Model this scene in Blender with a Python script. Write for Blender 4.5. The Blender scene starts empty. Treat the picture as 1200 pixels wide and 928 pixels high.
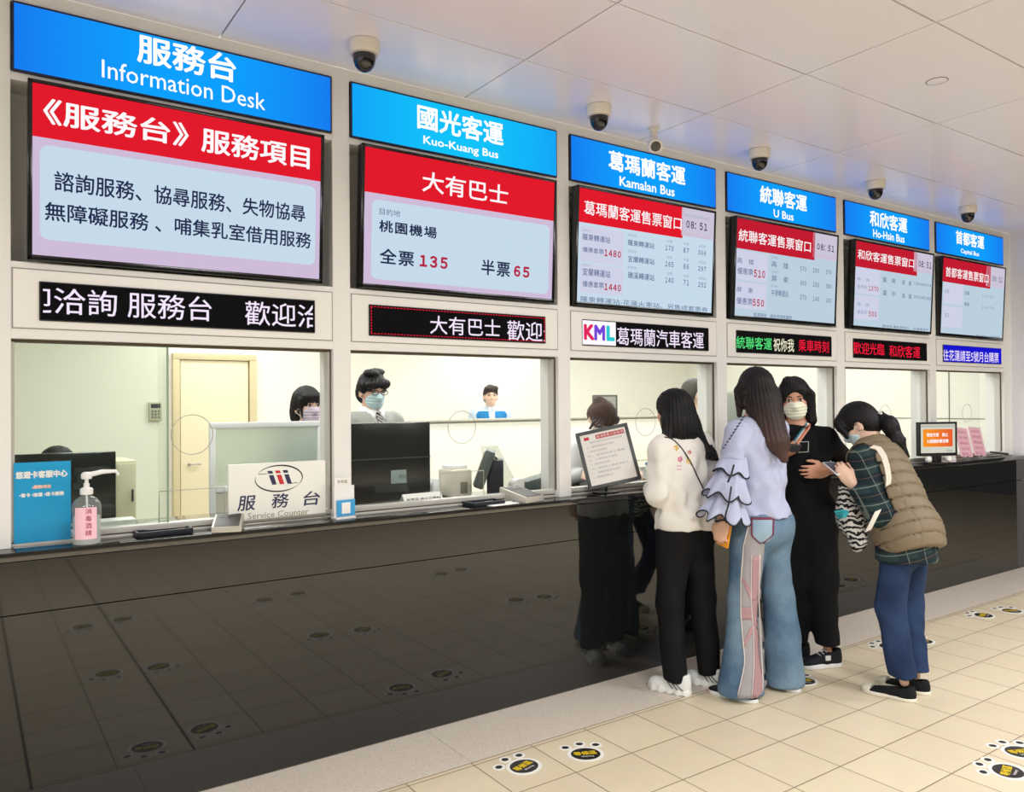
import bpy, bmesh, math, random
import numpy as np
from mathutils import Vector, Matrix
random.seed(7); np.random.seed(7)
R = math.radians
SC = bpy.context.scene
COL = SC.collection

# ------------------------------------------------------------------ camera
CAM_D, CAM_H, FPX = 3.345, 1.55, 927.0
YAW, PITCH, ROLL = R(34.67), R(0.54), R(-0.454)
def cam_axes():
    f = np.array([math.sin(YAW)*math.cos(PITCH), math.cos(YAW)*math.cos(PITCH), math.sin(PITCH)])
    r = np.array([math.cos(YAW), -math.sin(YAW), 0.0]); u = np.cross(r, f)
    c, s = math.cos(ROLL), math.sin(ROLL)
    return r*c+u*s, u*c-r*s, f
CR, CU, CF = cam_axes()
cam = bpy.data.cameras.new('camera'); cam.sensor_fit = 'HORIZONTAL'; cam.sensor_width = 36.0
cam.lens = FPX*36.0/1200.0; cam.clip_start = 0.05; cam.clip_end = 100
camo = bpy.data.objects.new('camera', cam); COL.objects.link(camo)
camo.matrix_world = Matrix(((CR[0], CU[0], -CF[0], 0), (CR[1], CU[1], -CF[1], -CAM_D), (CR[2], CU[2], -CF[2], CAM_H), (0, 0, 0, 1)))
SC.camera = camo
SC.view_settings.view_transform = 'Standard'; SC.view_settings.look = 'None'
SC.view_settings.gamma = 1.0; SC.view_settings.use_curve_mapping = False
SC.view_settings.exposure = 0.0
# ------------------------------------------------------------------ world and lights
W = bpy.data.worlds.new('world'); SC.world = W; W.use_nodes = True
W.node_tree.nodes['Background'].inputs[0].default_value = (0.97, 0.985, 1.0, 1)
W.node_tree.nodes['Background'].inputs[1].default_value = 1.0
def area(name, loc, sx, sy, power, color=(.97, .985, 1), rot=(0, 0, 0)):
    l = bpy.data.lights.new(name, 'AREA'); l.shape = 'RECTANGLE'; l.size = sx; l.size_y = sy
    l.energy = power; l.color = color
    o = bpy.data.objects.new(name, l); COL.objects.link(o); o.location = loc; o.rotation_euler = rot
    return o
for lx in (-1.5, 1.6, 4.7, 7.0):          # hall ceiling lamps, behind and beside the camera
    area('hall_ceiling_lamp', (lx, -3.6, 3.07), 1.2, 0.6, 98)
    area('hall_ceiling_lamp', (lx, -6.4, 3.07), 1.2, 0.6, 10)
for lx in (1.2, 3.2, 5.2, 7.2):           # staff-room ceiling lights, with a front row added for the faces
    area('staff_room_light', (lx, 1.6, 2.66), 1.2, 0.5, 22, (.98, .99, 1))
    area('staff_room_light', (lx-.6, 0.75, 2.66), .9, 0.3, 11, (.98, .99, 1))  # added fill close behind the windows, brightens the staff faces
    area('staff_room_light', (lx, 3.0, 2.66), 1.2, 0.5, 19, (.98, .99, 1))
area('staff_room_light', (2.0, 4.0, 2.66), 1.2, 0.4, 13, (.98, .99, 1))
area('staff_room_light', (5.2, 4.1, 2.66), 1.2, 0.4, 13, (.98, .99, 1))

# ------------------------------------------------------------------ helpers
def at(px, py, y):
    """point on the vertical plane y = const seen at photo pixel (px, py) of the 1200x928 frame"""
    d = CR*((px-600)/FPX) - CU*((py-464)/FPX) + CF
    t = (y+CAM_D)/d[1]
    return np.array([d[0]*t, y, CAM_H+d[2]*t])
def lin(c):
    c = c/255.0
    return c/12.92 if c <= .04045 else ((c+.055)/1.055)**2.4
def rgb(c): return (lin(c[0]), lin(c[1]), lin(c[2]), 1.0)
MATS = {}
def mat(name, c, rough=.5, metal=0., spec=.5, emit=0., bump=None, ior=None, coat=0., trans=0., var=None):
    """bump = (noise scale, strength); var = (scale, amount) mottles the base colour"""
    if name in MATS: return MATS[name]
    m = bpy.data.materials.new(name); m.use_nodes = True; nt = m.node_tree; b = nt.nodes['Principled BSDF']
    b.inputs['Base Color'].default_value = rgb(c); b.inputs['Roughness'].default_value = rough
    b.inputs['Metallic'].default_value = metal; b.inputs['Specular IOR Level'].default_value = spec
    if ior: b.inputs['IOR'].default_value = ior
    if coat: b.inputs['Coat Weight'].default_value = coat; b.inputs['Coat Roughness'].default_value = .08
    if trans: b.inputs['Transmission Weight'].default_value = trans
    if emit:
        b.inputs['Emission Color'].default_value = rgb(c); b.inputs['Emission Strength'].default_value = emit
        b.inputs['Base Color'].default_value = (.01, .01, .01, 1)
    tc = None
    if bump or var: tc = nt.nodes.new('ShaderNodeTexCoord')
    if bump:
        n = nt.nodes.new('ShaderNodeTexNoise'); n.inputs['Scale'].default_value = bump[0]; n.inputs['Detail'].default_value = 3
        bp = nt.nodes.new('ShaderNodeBump'); bp.inputs['Strength'].default_value = bump[1]; bp.inputs['Distance'].default_value = .01
        nt.links.new(tc.outputs['Object'], n.inputs['Vector']); nt.links.new(n.outputs['Fac'], bp.inputs['Height'])
        nt.links.new(bp.outputs['Normal'], b.inputs['Normal'])
    if var:
        n = nt.nodes.new('ShaderNodeTexNoise'); n.inputs['Scale'].default_value = var[0]; n.inputs['Detail'].default_value = 4
        mx = nt.nodes.new('ShaderNodeMix'); mx.data_type = 'RGBA'
        k = var[1]
        mx.inputs[6].default_value = rgb([max(0, v*(1-k)) for v in c]); mx.inputs[7].default_value = rgb([min(255, v*(1+k)) for v in c])
        rp = nt.nodes.new('ShaderNodeValToRGB'); rp.color_ramp.elements[0].position = .35; rp.color_ramp.elements[1].position = .65
        nt.links.new(tc.outputs['Object'], n.inputs['Vector']); nt.links.new(n.outputs['Fac'], rp.inputs[0])
        nt.links.new(rp.outputs[0], mx.inputs[0]); nt.links.new(mx.outputs[2], b.inputs['Base Color'])
    MATS[name] = m
    return m
def glow(name, c, s=1.0):
    if name in MATS: return MATS[name]
    m = bpy.data.materials.new(name); m.use_nodes = True; nt = m.node_tree; nt.nodes.clear()
    e = nt.nodes.new('ShaderNodeEmission'); e.inputs[0].default_value = rgb(c); e.inputs[1].default_value = s
    o = nt.nodes.new('ShaderNodeOutputMaterial'); nt.links.new(e.outputs[0], o.inputs[0])
    MATS[name] = m
    return m
def glass_mat(name, tint, refl_ior=1.5, rough=0.0, refract_white=0.0):
    m = bpy.data.materials.new(name); m.use_nodes = True; nt = m.node_tree; nt.nodes.clear()
    t = nt.nodes.new('ShaderNodeBsdfTransparent'); t.inputs[0].default_value = (*tint, 1)
    g = nt.nodes.new('ShaderNodeBsdfGlossy'); g.inputs['Roughness'].default_value = rough; g.inputs[0].default_value = (1, 1, 1, 1)
    f0 = nt.nodes.new('ShaderNodeFresnel'); f0.inputs[0].default_value = refl_ior
    ge = nt.nodes.new('ShaderNodeNewGeometry'); iv = nt.nodes.new('ShaderNodeMath'); iv.operation = 'SUBTRACT'; iv.inputs[0].default_value = 1.0
    f = nt.nodes.new('ShaderNodeMath'); f.operation = 'MULTIPLY'     # reflect at the outer face of a pane only
    nt.links.new(ge.outputs['Backfacing'], iv.inputs[1]); nt.links.new(f0.outputs[0], f.inputs[0]); nt.links.new(iv.outputs[0], f.inputs[1])
    mx = nt.nodes.new('ShaderNodeMixShader'); o = nt.nodes.new('ShaderNodeOutputMaterial')
    nt.links.new(f.outputs[0], mx.inputs[0]); nt.links.new(t.outputs[0], mx.inputs[1]); nt.links.new(g.outputs[0], mx.inputs[2])
    last = mx
    if refract_white:  # white diffuse mix stands in for light refracted by the clear bottles
        df = nt.nodes.new('ShaderNodeBsdfTranslucent'); dd = nt.nodes.new('ShaderNodeBsdfDiffuse'); m0 = nt.nodes.new('ShaderNodeMixShader'); m1 = nt.nodes.new('ShaderNodeMixShader')
        for q in (df, dd): q.inputs[0].default_value = (.88, .89, .88, 1)
        nt.links.new(df.outputs[0], m0.inputs[1]); nt.links.new(dd.outputs[0], m0.inputs[2]); m1.inputs[0].default_value = refract_white
        nt.links.new(mx.outputs[0], m1.inputs[1]); nt.links.new(m0.outputs[0], m1.inputs[2]); last = m1
    nt.links.new(last.outputs[0], o.inputs[0])
    MATS[name] = m
    return m

class MB:
    """collects shapes into one mesh"""
    def __init__(s): s.bm = bmesh.new(); s.X = Matrix.Identity(4); s.mi = 0
    def _new(s, fn):
        n0 = len(s.bm.verts); f0 = len(s.bm.faces)
        fn()
        s.bm.verts.ensure_lookup_table(); s.bm.faces.ensure_lookup_table()
    def add(s, verts, faces):
        vs = [s.bm.verts.new(s.X @ Vector(v)) for v in verts]
        for f in faces:
            try:
                fc = s.bm.faces.new([vs[i] for i in f]); fc.material_index = s.mi
            except ValueError: pass
        return s
    def box(s, x0, x1, y0, y1, z0, z1, bev=0.0, seg=2):
        t = bmesh.new()
        bmesh.ops.create_cube(t, size=1.0)
        for v in t.verts: v.co = Vector(((x0+x1)/2+v.co.x*(x1-x0), (y0+y1)/2+v.co.y*(y1-y0), (z0+z1)/2+v.co.z*(z1-z0)))
        if bev > 0:
            bev = min(bev, .45*min(abs(x1-x0), abs(y1-y0), abs(z1-z0)))
            bmesh.ops.bevel(t, geom=t.edges[:], offset=bev, segments=seg, profile=.6, affect='EDGES')
        return s.take(t)
    def take(s, t):
        t.verts.index_update()
        vs = [v.co[:] for v in t.verts]; fs = [[v.index for v in f.verts] for f in t.faces]
        t.free(); return s.add(vs, fs)
    def prism(s, pts, h0, h1, axis='z', bev=0.0):
        """polygon pts (2D) extruded along axis: 'z' -> (x,y), 'y' -> (x,z), 'x' -> (y,z)"""
        def P(p, h):
            return (p[0], p[1], h) if axis == 'z' else ((p[0], h, p[1]) if axis == 'y' else (h, p[0], p[1]))
        t = bmesh.new()
        a = [t.verts.new(P(p, h0)) for p in pts]; b = [t.verts.new(P(p, h1)) for p in pts]
        n = len(pts)
        t.faces.new(a); t.faces.new(b[::-1])
        for i in range(n): t.faces.new((a[i], b[i], b[(i+1) % n], a[(i+1) % n]))
        bmesh.ops.recalc_face_normals(t, faces=t.faces[:])
        if bev > 0: bmesh.ops.bevel(t, geom=t.edges[:], offset=bev, segments=2, profile=.6, affect='EDGES')
        return s.take(t)
    def lathe(s, prof, c=(0, 0, 0), n=32, caps=True, axis='z'):
        vs, fs = [], []
        for r, z in prof:
            for i in range(n):
                a = 2*math.pi*i/n; p = (r*math.cos(a), r*math.sin(a), z)
                if axis == 'y': p = (p[0], z, p[1])
                if axis == 'x': p = (z, p[0], p[1])
                vs.append((c[0]+p[0], c[1]+p[1], c[2]+p[2]))
        for k in range(len(prof)-1):
            for i in range(n):
                j = (i+1) % n
                fs.append((k*n+i, k*n+j, (k+1)*n+j, (k+1)*n+i))
        if caps:
            fs.append(tuple(range(n))[::-1]); fs.append(tuple((len(prof)-1)*n+i for i in range(n)))
        return s.add(vs, fs)
    def tube(s, pts, r, n=8, closed=False):
        pts = [Vector(p) for p in pts]; m = len(pts)
        rs = r if isinstance(r, (list, tuple)) else [r]*m
        vs, fs = [], []
        prev = None
        for i, p in enumerate(pts):
            a = pts[(i-1) % m] if closed or i > 0 else p; b = pts[(i+1) % m] if closed or i < m-1 else p
            t = (b-a).normalized()
            if prev is None:
                u = t.orthogonal().normalized()
            else:
                u = (prev - t*prev.dot(t)).normalized()
            prev = u; w = t.cross(u)
            for k in range(n):
                an = 2*math.pi*k/n
                vs.append(p + (u*math.cos(an)+w*math.sin(an))*rs[i])
        for i in range(m if closed else m-1):
            j = (i+1) % m
            for k in range(n):
                l = (k+1) % n
                fs.append((i*n+k, i*n+l, j*n+l, j*n+k))
        if not closed:
            fs.append(tuple(range(n))[::-1]); fs.append(tuple((m-1)*n+k for k in range(n)))
        return s.add(vs, fs)
    def ribbon(s, pts, width_dir, w, th, nrm):
        """flat band through pts"""
        wd = Vector(width_dir).normalized()*w/2; nn = Vector(nrm).normalized()*th
        vs, fs = [], []
        for p in pts:
            p = Vector(p); vs += [p-wd, p+wd, p+wd+nn, p-wd+nn]
        for i in range(len(pts)-1):
            a, b = i*4, i*4+4
            for k in range(4): fs.append((a+k, a+(k+1) % 4, b+(k+1) % 4, b+k))
        fs.append((0, 3, 2, 1)); e = (len(pts)-1)*4; fs.append((e, e+1, e+2, e+3))
        return s.add(vs, fs)
    def ball(s, c, r, u=20, v=14, M=None):
        t = bmesh.new(); bmesh.ops.create_uvsphere(t, u_segments=u, v_segments=v, radius=1.0)
        rr = r if isinstance(r, (list, tuple)) else (r, r, r)
        for q in t.verts:
            p = Vector((q.co.x*rr[0], q.co.y*rr[1], q.co.z*rr[2]))
            if M is not None: p = M @ p
            q.co = p+Vector(c)
        return s.take(t)
    def done(s, name, m, parent=None, kind=None, ang=40, recalc=True):
        if recalc: bmesh.ops.recalc_face_normals(s.bm, faces=s.bm.faces[:])
        me = bpy.data.meshes.new(name); s.bm.to_mesh(me); s.bm.free()
        return link_mesh(name, me, m, parent, kind, ang)
def link_mesh(name, me, m, parent=None, kind=None, ang=40):
    for mm in (m if isinstance(m, (list, tuple)) else [m]): me.materials.append(mm)
    if len(me.polygons):
        me.polygons.foreach_set('use_smooth', [True]*len(me.polygons))
        if ang: me.set_sharp_from_angle(angle=R(ang))
    o = bpy.data.objects.new(name, me); COL.objects.link(o)
    if parent: o.parent = parent
    if kind: o['kind'] = kind
    return o
def thing(name, label, cat, loc=(0, 0, 0), rot=(0, 0, 0), group=None):
    o = bpy.data.objects.new(name, None); o.empty_display_size = .1; COL.objects.link(o)
    o.location = loc; o.rotation_euler = rot
    o['label'] = label; o['category'] = cat
    if group: o['group'] = group
    return o
def tag(o, label, cat, group=None, kind=None):
    o['label'] = label; o['category'] = cat
    if group: o['group'] = group
    if kind: o['kind'] = kind
    return o
TRIM = [0]
def trim(mb, m):
    TRIM[0] += 1
    return mb.done('trim_%d' % TRIM[0], m, kind='structure')

_TXT = {}
def text_mesh(body, bold=0.0, spacing=1.0, shear=0.0):
    if all(c in '0123456789: ' for c in body):          # wide forms of the digits, set closer together
        body = ''.join(chr(ord(c)+0xFEE0) if c != ' ' else ' ' for c in body); spacing *= .60; bold += .014
    cu = bpy.data.curves.new('tx', 'FONT'); cu.body = body; cu.space_character = spacing; cu.shear = shear
    cu.resolution_u = 2; cu.fill_mode = 'FRONT'
    o = bpy.data.objects.new('tx', cu); COL.objects.link(o)
    bpy.context.view_layer.update()
    me = bpy.data.meshes.new_from_object(o.evaluated_get(bpy.context.evaluated_depsgraph_get()))
    n = len(me.vertices); co = np.zeros(n*3); me.vertices.foreach_get('co', co); co = co.reshape(-1, 3)
    faces = [tuple(p.vertices) for p in me.polygons]
    bpy.data.objects.remove(o); bpy.data.curves.remove(cu); bpy.data.meshes.remove(me)
    if bold:                                          # heavier strokes: the outline repeated around itself
        out, fo = [], []
        for k in range(8):
            a = k*math.pi/4
            fo += [tuple(i+len(out)*n for i in f) for f in faces]; out.append(co+np.array([math.cos(a)*bold, math.sin(a)*bold, 0])); out[-1][:, 2] = k*5e-5
        co, faces = np.concatenate(out), fo
    return co, faces
def text(name, body, x0, x1, z0, z1, y, m, parent, bold=0.0, spacing=1.0, shear=0.0, clip=None, frame=None):
    """lettering fitted to the rectangle x0..x1, z0..z1, facing -y; frame maps local points elsewhere"""
    key = (body, bold, spacing, shear)
    if key not in _TXT: _TXT[key] = text_mesh(body, bold, spacing, shear)
    co, faces = _TXT[key]
    lo, hi = co.min(0), co.max(0)
    v = np.empty_like(co)
    v[:, 0] = x0+(co[:, 0]-lo[0])/(hi[0]-lo[0])*(x1-x0)
    v[:, 2] = z0+(co[:, 1]-lo[1])/(hi[1]-lo[1])*(z1-z0)
    v[:, 1] = y-co[:, 2]
    if clip:
        bm = bmesh.new(); vs = [bm.verts.new(p) for p in v]
        for f in faces:
            try: bm.faces.new([vs[i] for i in f])
            except ValueError: pass
        for cx, sg in ((clip[0], -1), (clip[1], 1)):
            bmesh.ops.bisect_plane(bm, geom=bm.verts[:]+bm.edges[:]+bm.faces[:], plane_co=(cx, 0, 0), plane_no=(sg, 0, 0), clear_outer=True)
        me = bpy.data.meshes.new(name); bm.to_mesh(me); bm.free()
    else:
        me = bpy.data.meshes.new(name); me.from_pydata([tuple(p) for p in v], [], faces)
    if frame is not None: me.transform(frame)
    me.update()
    return link_mesh(name, me, m, parent, ang=None)
def rrect(x0, x1, z0, z1, r, n=6):
    pts = []
    for cx, cz, a0 in ((x1-r, z1-r, 0), (x0+r, z1-r, 90), (x0+r, z0+r, 180), (x1-r, z0+r, 270)):
        for i in range(n+1):
            a = R(a0+90*i/n); pts.append((cx+r*math.cos(a), cz+r*math.sin(a)))
    return pts
# ================================================================== setting
XL = [.140, 1.474, 2.781, 4.090, 5.410, 6.730]       # left and right edges of the six window bays
XR = [1.388, 2.695, 3.994, 5.310, 6.633, 7.948]
YF, YB = .10, .27                                     # front and back face of the counter wall
ZC, ZT = 3.11, 1.03                                   # ceiling, counter top
XE, XW = 8.10, -1.8
white = mat('white_painted_wall', (235, 234, 230), .45, bump=(60, .03))
panelm = mat('white_panel', (240, 237, 232), .32)
cream = mat('cream_wall', (246, 243, 230), .6)
dark = mat('dark_gap', (40, 38, 36), .7)
blackp = mat('black_plastic', (20, 21, 23), .32)
steel = mat('brushed_steel', (190, 188, 180), .28, metal=.85)
whitep = mat('white_plastic', (238, 238, 236), .35)

# floor: beige square tiles with thin grey joints
def floor_material():
    m = bpy.data.materials.new('beige_floor_tiles'); m.use_nodes = True; nt = m.node_tree; b = nt.nodes['Principled BSDF']
    tc = nt.nodes.new('ShaderNodeTexCoord'); mp = nt.nodes.new('ShaderNodeMapping'); mp.vector_type = 'POINT'
    mp.inputs['Location'].default_value = (-2.108, .444, 0)
    br = nt.nodes.new('ShaderNodeTexBrick'); br.offset = 0; br.squash = 1
    br.inputs['Scale'].default_value = 1; br.inputs['Brick Width'].default_value = .3145; br.inputs['Row Height'].default_value = .305
    br.inputs['Mortar Size'].default_value = .0028; br.inputs['Mortar Smooth'].default_value = .15; br.inputs['Bias'].default_value = 0
    br.inputs['Color1'].default_value = rgb((227, 213, 184)); br.inputs['Color2'].default_value = rgb((221, 206, 177)); br.inputs['Mortar'].default_value = rgb((139, 120, 97))
    nz = nt.nodes.new('ShaderNodeTexNoise'); nz.inputs['Scale'].default_value = 9; nz.inputs['Detail'].default_value = 5
    mx = nt.nodes.new('ShaderNodeMix'); mx.data_type = 'RGBA'; mx.blend_type = 'MULTIPLY'; mx.inputs[0].default_value = .12
    nt.links.new(tc.outputs['Object'], mp.inputs[0]); nt.links.new(mp.outputs[0], br.inputs['Vector'])
    nt.links.new(tc.outputs['Object'], nz.inputs['Vector'])
    nt.links.new(br.outputs['Color'], mx.inputs[6]); nt.links.new(nz.outputs['Color'], mx.inputs[7]); nt.links.new(mx.outputs[2], b.inputs['Base Color'])
    bp = nt.nodes.new('ShaderNodeBump'); bp.invert = True; bp.inputs['Strength'].default_value = .4; bp.inputs['Distance'].default_value = .003
    nt.links.new(br.outputs['Fac'], bp.inputs['Height']); nt.links.new(bp.outputs[0], b.inputs['Normal'])
    b.inputs['Roughness'].default_value = .42
    return m
MB().box(XW-6, 14, -11, -.42, -.06, 0).box(XE, 14, -.42, YF, -.06, 0).done('floor', floor_material(), kind='structure')
MB().box(XW-6, XE+.6, .03, 5.2, -.06, 0).done('floor', mat('staff_room_floor', (190, 184, 170), .5), kind='structure')
def granite(name, c0, c1, scale, rough, ior=1.5, fine=.5):
    m = bpy.data.materials.new(name); m.use_nodes = True; nt = m.node_tree; b = nt.nodes['Principled BSDF']
    tc = nt.nodes.new('ShaderNodeTexCoord'); n = nt.nodes.new('ShaderNodeTexVoronoi'); n.inputs['Scale'].default_value = scale
    n2 = nt.nodes.new('ShaderNodeTexNoise'); n2.inputs['Scale'].default_value = scale*1.7; n2.inputs['Detail'].default_value = 2
    ad = nt.nodes.new('ShaderNodeMath'); ad.operation = 'MULTIPLY_ADD'; ad.inputs[1].default_value = fine
    rp = nt.nodes.new('ShaderNodeValToRGB'); rp.color_ramp.elements[0].position = .25; rp.color_ramp.elements[0].color = rgb(c0)
    rp.color_ramp.elements[1].position = .8; rp.color_ramp.elements[1].color = rgb(c1)
    nt.links.new(tc.outputs['Object'], n.inputs['Vector']); nt.links.new(tc.outputs['Object'], n2.inputs['Vector'])
    nt.links.new(n.outputs['Color'], ad.inputs[0]); nt.links.new(n2.outputs['Fac'], ad.inputs[2])
    nt.links.new(ad.outputs[0], rp.inputs[0]); nt.links.new(rp.outputs[0], b.inputs['Base Color'])
    b.inputs['Roughness'].default_value = rough; b.inputs['IOR'].default_value = ior
    return m
b = MB(); x = XW-6
while x < XE:                                         # pale granite kerb strip along the counter foot
    b.box(x, min(x+1.2, XE)-.002, -.418, .0, -.05, .0); x += 1.2
trim(b, granite('pale_granite', (176, 164, 150), (222, 212, 198), 190, .5))
trim(MB().box(XW-6, XE, -.4215, -.4175, -.05, .0006), mat('joint_filler', (128, 104, 72), .8))

b = MB()                                              # two wider dark joints running out from the counter
for xx in (.221, .8505): b.box(xx-.006, xx+.006, -10.9, -.42, -.03, .0006)
trim(b, mat('wide_joint', (84, 74, 62), .7))
# ceiling of wide glossy metal panels with open joints
ceilm = mat('ceiling_panel', (240, 236, 243), .27, ior=1.75)
b = MB(); gx, gy = [2.097+1.207*k for k in range(-8, 11)], [-.4375-.617*k for k in range(-1, 18)]
for i in range(len(gx)-1):
    for j in range(len(gy)-1):
        x0, x1 = gx[i]+.003, (min(gx[i+1]-.003, XE) if gy[j] > -.8 else gx[i+1]-.003); y0, y1 = gy[j+1]+.003, min(gy[j]-.003, YF)
        if x1 > x0 and y1 > y0: b.box(x0, x1, y0, y1, ZC, ZC+.02, .0015, 1)
b.done('ceiling', ceilm, kind='structure')
MB().box(-8, 14.3, -11.2, YF, ZC+.021, ZC+.06).done('ceiling', dark, kind='structure')
MB().box(XE, XE+.08, -.07, YF, 0, ZC).box(XE-.001, XE, -.07, .098, 2.592, 2.598).box(XE+.08, 14, -.02, YF, 0, ZC).done('wall_right', mat('right_wall', (232, 230, 236), .4), kind='structure')
MB().box(14, 14.2, -11.2, YF, 0, ZC+.06).done('wall_end', mat('hall_end_wall', (84, 86, 90), .6), kind='structure')
MB().box(-8, 14.2, -11.2, -11.0, 0, ZC+.06).done('wall_far', mat('hall_far_wall', (150, 146, 140), .6), kind='structure')

# the counter wall: pillars, beam over the windows, screen niches, sign fascia
b = MB()
edges = [(XW, XL[0])] + [(XR[i], XL[i+1]) for i in range(5)] + [(XR[5], XE)]
b.box(XW-6, XW-.002, YF-.1, YB, 0, ZC)
for x0, x1 in edges: b.box(x0, x1, YF, YB, ZT+.0005, ZC, .002, 1)
for x0, x1 in zip(XL, XR):
    b.box(x0-.001, x1+.001, YF+.001, YB, 1.805, 2.092, .0015, 1)
    b.box(x0-.001, x1+.001, YF+.001, YB, 2.765, 2.797, .0015, 1)
    b.box(x0-.001, x1+.001, YF+.03, YB, 2.796, 3.056)
    b.box(x0-.001, x1+.001, YF+.001, YB, 3.054, ZC)
    b.box(x0-.001, x1+.001, YF+.15, YB, 2.09, 2.768)
b.done('wall_front', white, kind='structure')
b = MB()
for x0, x1 in zip(XL, XR): b.box(x0+.006, x1-.006, YF-.004, YF+.01, 1.846, 2.064, .0015, 1)
trim(b, panelm)
b = MB()
for x0, x1 in zip(XL, XR):
    b.box(x0+.002, x1-.002, YF-.001, YF+.01, 1.842, 2.068)
trim(b, mat('panel_shadow_gap', (150, 146, 140), .6))

# staff room behind the windows
MB().box(XW, 8.7, 4.6, 4.7, 0, 2.76).done('wall_back', cream, kind='structure')
MB().box(XW-.1, XW, YB, 4.7, 0, 2.76).done('wall_left', cream, kind='structure')
MB().box(8.55, 8.65, YB, 4.7, 0, 2.76).done('wall_side', cream, kind='structure')
MB().box(XW, 8.7, YB+.002, 4.7, 2.7, 2.76).done('ceiling', mat('staff_ceiling', (245, 245, 240), .7), kind='structure')
b = MB()
b.box(2.9, 8.55, 3.5, 3.58, 0, 1.375, .004)
b.done('wall_partition', cream, kind='structure')
trim(MB().box(2.9, 8.55, 3.47, 3.60, 1.376, 1.396, .003), mat('partition_cap', (205, 200, 186), .5))
trim(MB().box(2.9, 8.55, 3.494, 3.502, 1.358, 1.364), mat('seam_grey', (120, 116, 108), .6))
b = MB()                                              # seams of the wall panels on the right-hand side
for yy in (.9, 2.1, 3.3): b.box(8.542, 8.552, yy-.003, yy+.003, 0, 2.7)
b.box(8.542, 8.552, YB, 4.6, 1.352, 1.358)
trim(b, MATS['seam_grey'])
# ivory door in the back wall
ivory = mat('ivory_door', (238, 226, 190), .5); ivory2 = mat('ivory_frame', (214, 200, 158), .45)
d1 = MB().box(1.67, 2.30, 4.555, 4.598, .01, 1.985, .003).done('door_1', ivory, kind='structure')
b = MB(); b.box(1.60, 1.66, 4.53, 4.599, 0, 1.989, .004); b.box(2.31, 2.375, 4.53, 4.599, 0, 1.989, .004); b.box(1.60, 2.375, 4.53, 4.599, 1.99, 2.05, .004)
b.done('door_frame', ivory2, d1)
b = MB(); b.lathe([(.012, 4.50), (.012, 4.556)], (1.74, 0, 1.0), 12, axis='y'); b.tube([(1.74, 4.505, 1.0), (1.84, 4.505, 1.0)], .009)
b.done('door_handle', steel, d1)

# ------------------------------------------------------------------ counter
blackg = granite('black_granite', (6, 7, 8), (28, 29, 29), 320, .035, ior=1.64)
ct = thing('service_counter', 'long polished black granite service counter below the ticket windows', 'counter', (3.15, .4, 0))
def shifted(mb, par): mb.X = Matrix.Translation(-par.location); return mb
b = shifted(MB(), ct)
x = XW-4.2
cols = [XW, XE]
for i in range(len(cols)-1):
    b.box(cols[i]+.0012, cols[i+1]-.0012, 0, .028, .002, .8055, .0008, 1)
    b.box(cols[i]+.0012, cols[i+1]-.0012, 0, .028, .8085, .996, .0008, 1)
b.done('front_panel', blackg, ct)
b = shifted(MB(), ct); b.box(cols[0], XE-.002, -.001, .64, .998, ZT, .002); b.done('countertop', granite('black_granite_top', (12, 12, 12), (30, 29, 28), 320, .05, ior=2.0), ct)
b = shifted(MB(), ct); b.box(cols[0], XE, .03, .06, .0, .997); b.box(cols[0], XE, .58, .62, .0, .997); b.done('carcass', dark, ct)

# ------------------------------------------------------------------ windows
clearg = glass_mat('clear_glass', (.975, .985, .975), 1.5)
greeng = glass_mat('green_tinted_glass', (.86, .90, .86), 1.55)
ringm = mat('cut_glass_edge', (176, 174, 158), .25)
alum = mat('window_aluminium', (206, 203, 196), .35, metal=.3)
brown = mat('window_gasket', (92, 80, 66), .6)
CX = [(a+c)/2+.022 for a, c in zip(XL, XR)]
for i, (x0, x1) in enumerate(zip(XL, XR)):
    b = MB()
    b.box(x0, x0+.012, .135, .18, ZT+.03, 1.803); b.box(x1-.012, x1, .135, .18, ZT+.03, 1.803)
    b.box(x0, x1, .128, .19, ZT+.001, ZT+.012, .002); b.box(x0, x1, .134, .184, ZT+.018, ZT+.042, .003)
    w = b.done('window_%d' % (i+1), alum, kind='structure')
    b = MB(); b.box(x0, x1, .13, .185, 1.795, 1.806); b.box(x0+.004, x1-.004, .14, .176, ZT+.010, ZT+.020); b.box(x1-.003, x1, .125, .14, ZT+.04, 1.80)  # strip under the rail paints in its shadow line; the others are seals
    b.done('gasket', brown, w)
    z0, z1 = ZT+.04, 1.797
    if i == 0:
        MB().box(x0+.01, .69, .148, .154, z0, z1).done('sliding_pane', greeng, w)
        MB().box(.655, x1-.01, .162, .168, z0, z1).done('sliding_pane', clearg, w)
        MB().box(.686, .692, .146, .156, z0, z1).done('pane_edge', mat('green_glass_edge', (150, 168, 150), .2), w)
    else:
        MB().box(x0+.01, x1-.01, .158, .164, z0, z1).done('glass_pane', clearg, w)
    rr = .083
    b = MB(); b.tube([(CX[i]+rr*math.cos(a), .156, 1.43+rr*math.sin(a)) for a in np.linspace(0, 2*math.pi, 49)[:-1]], .0018, 6, True)
    b.done('speaking_hole', ringm, w)
    b = MB(); b.tube([(CX[i]-.13, .156, z0), (CX[i]-.13, .156, 1.20), (CX[i]+.13, .156, 1.20), (CX[i]+.13, .156, z0)], .0022, 6)
    b.done('slot_edge', ringm, w)

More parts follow.
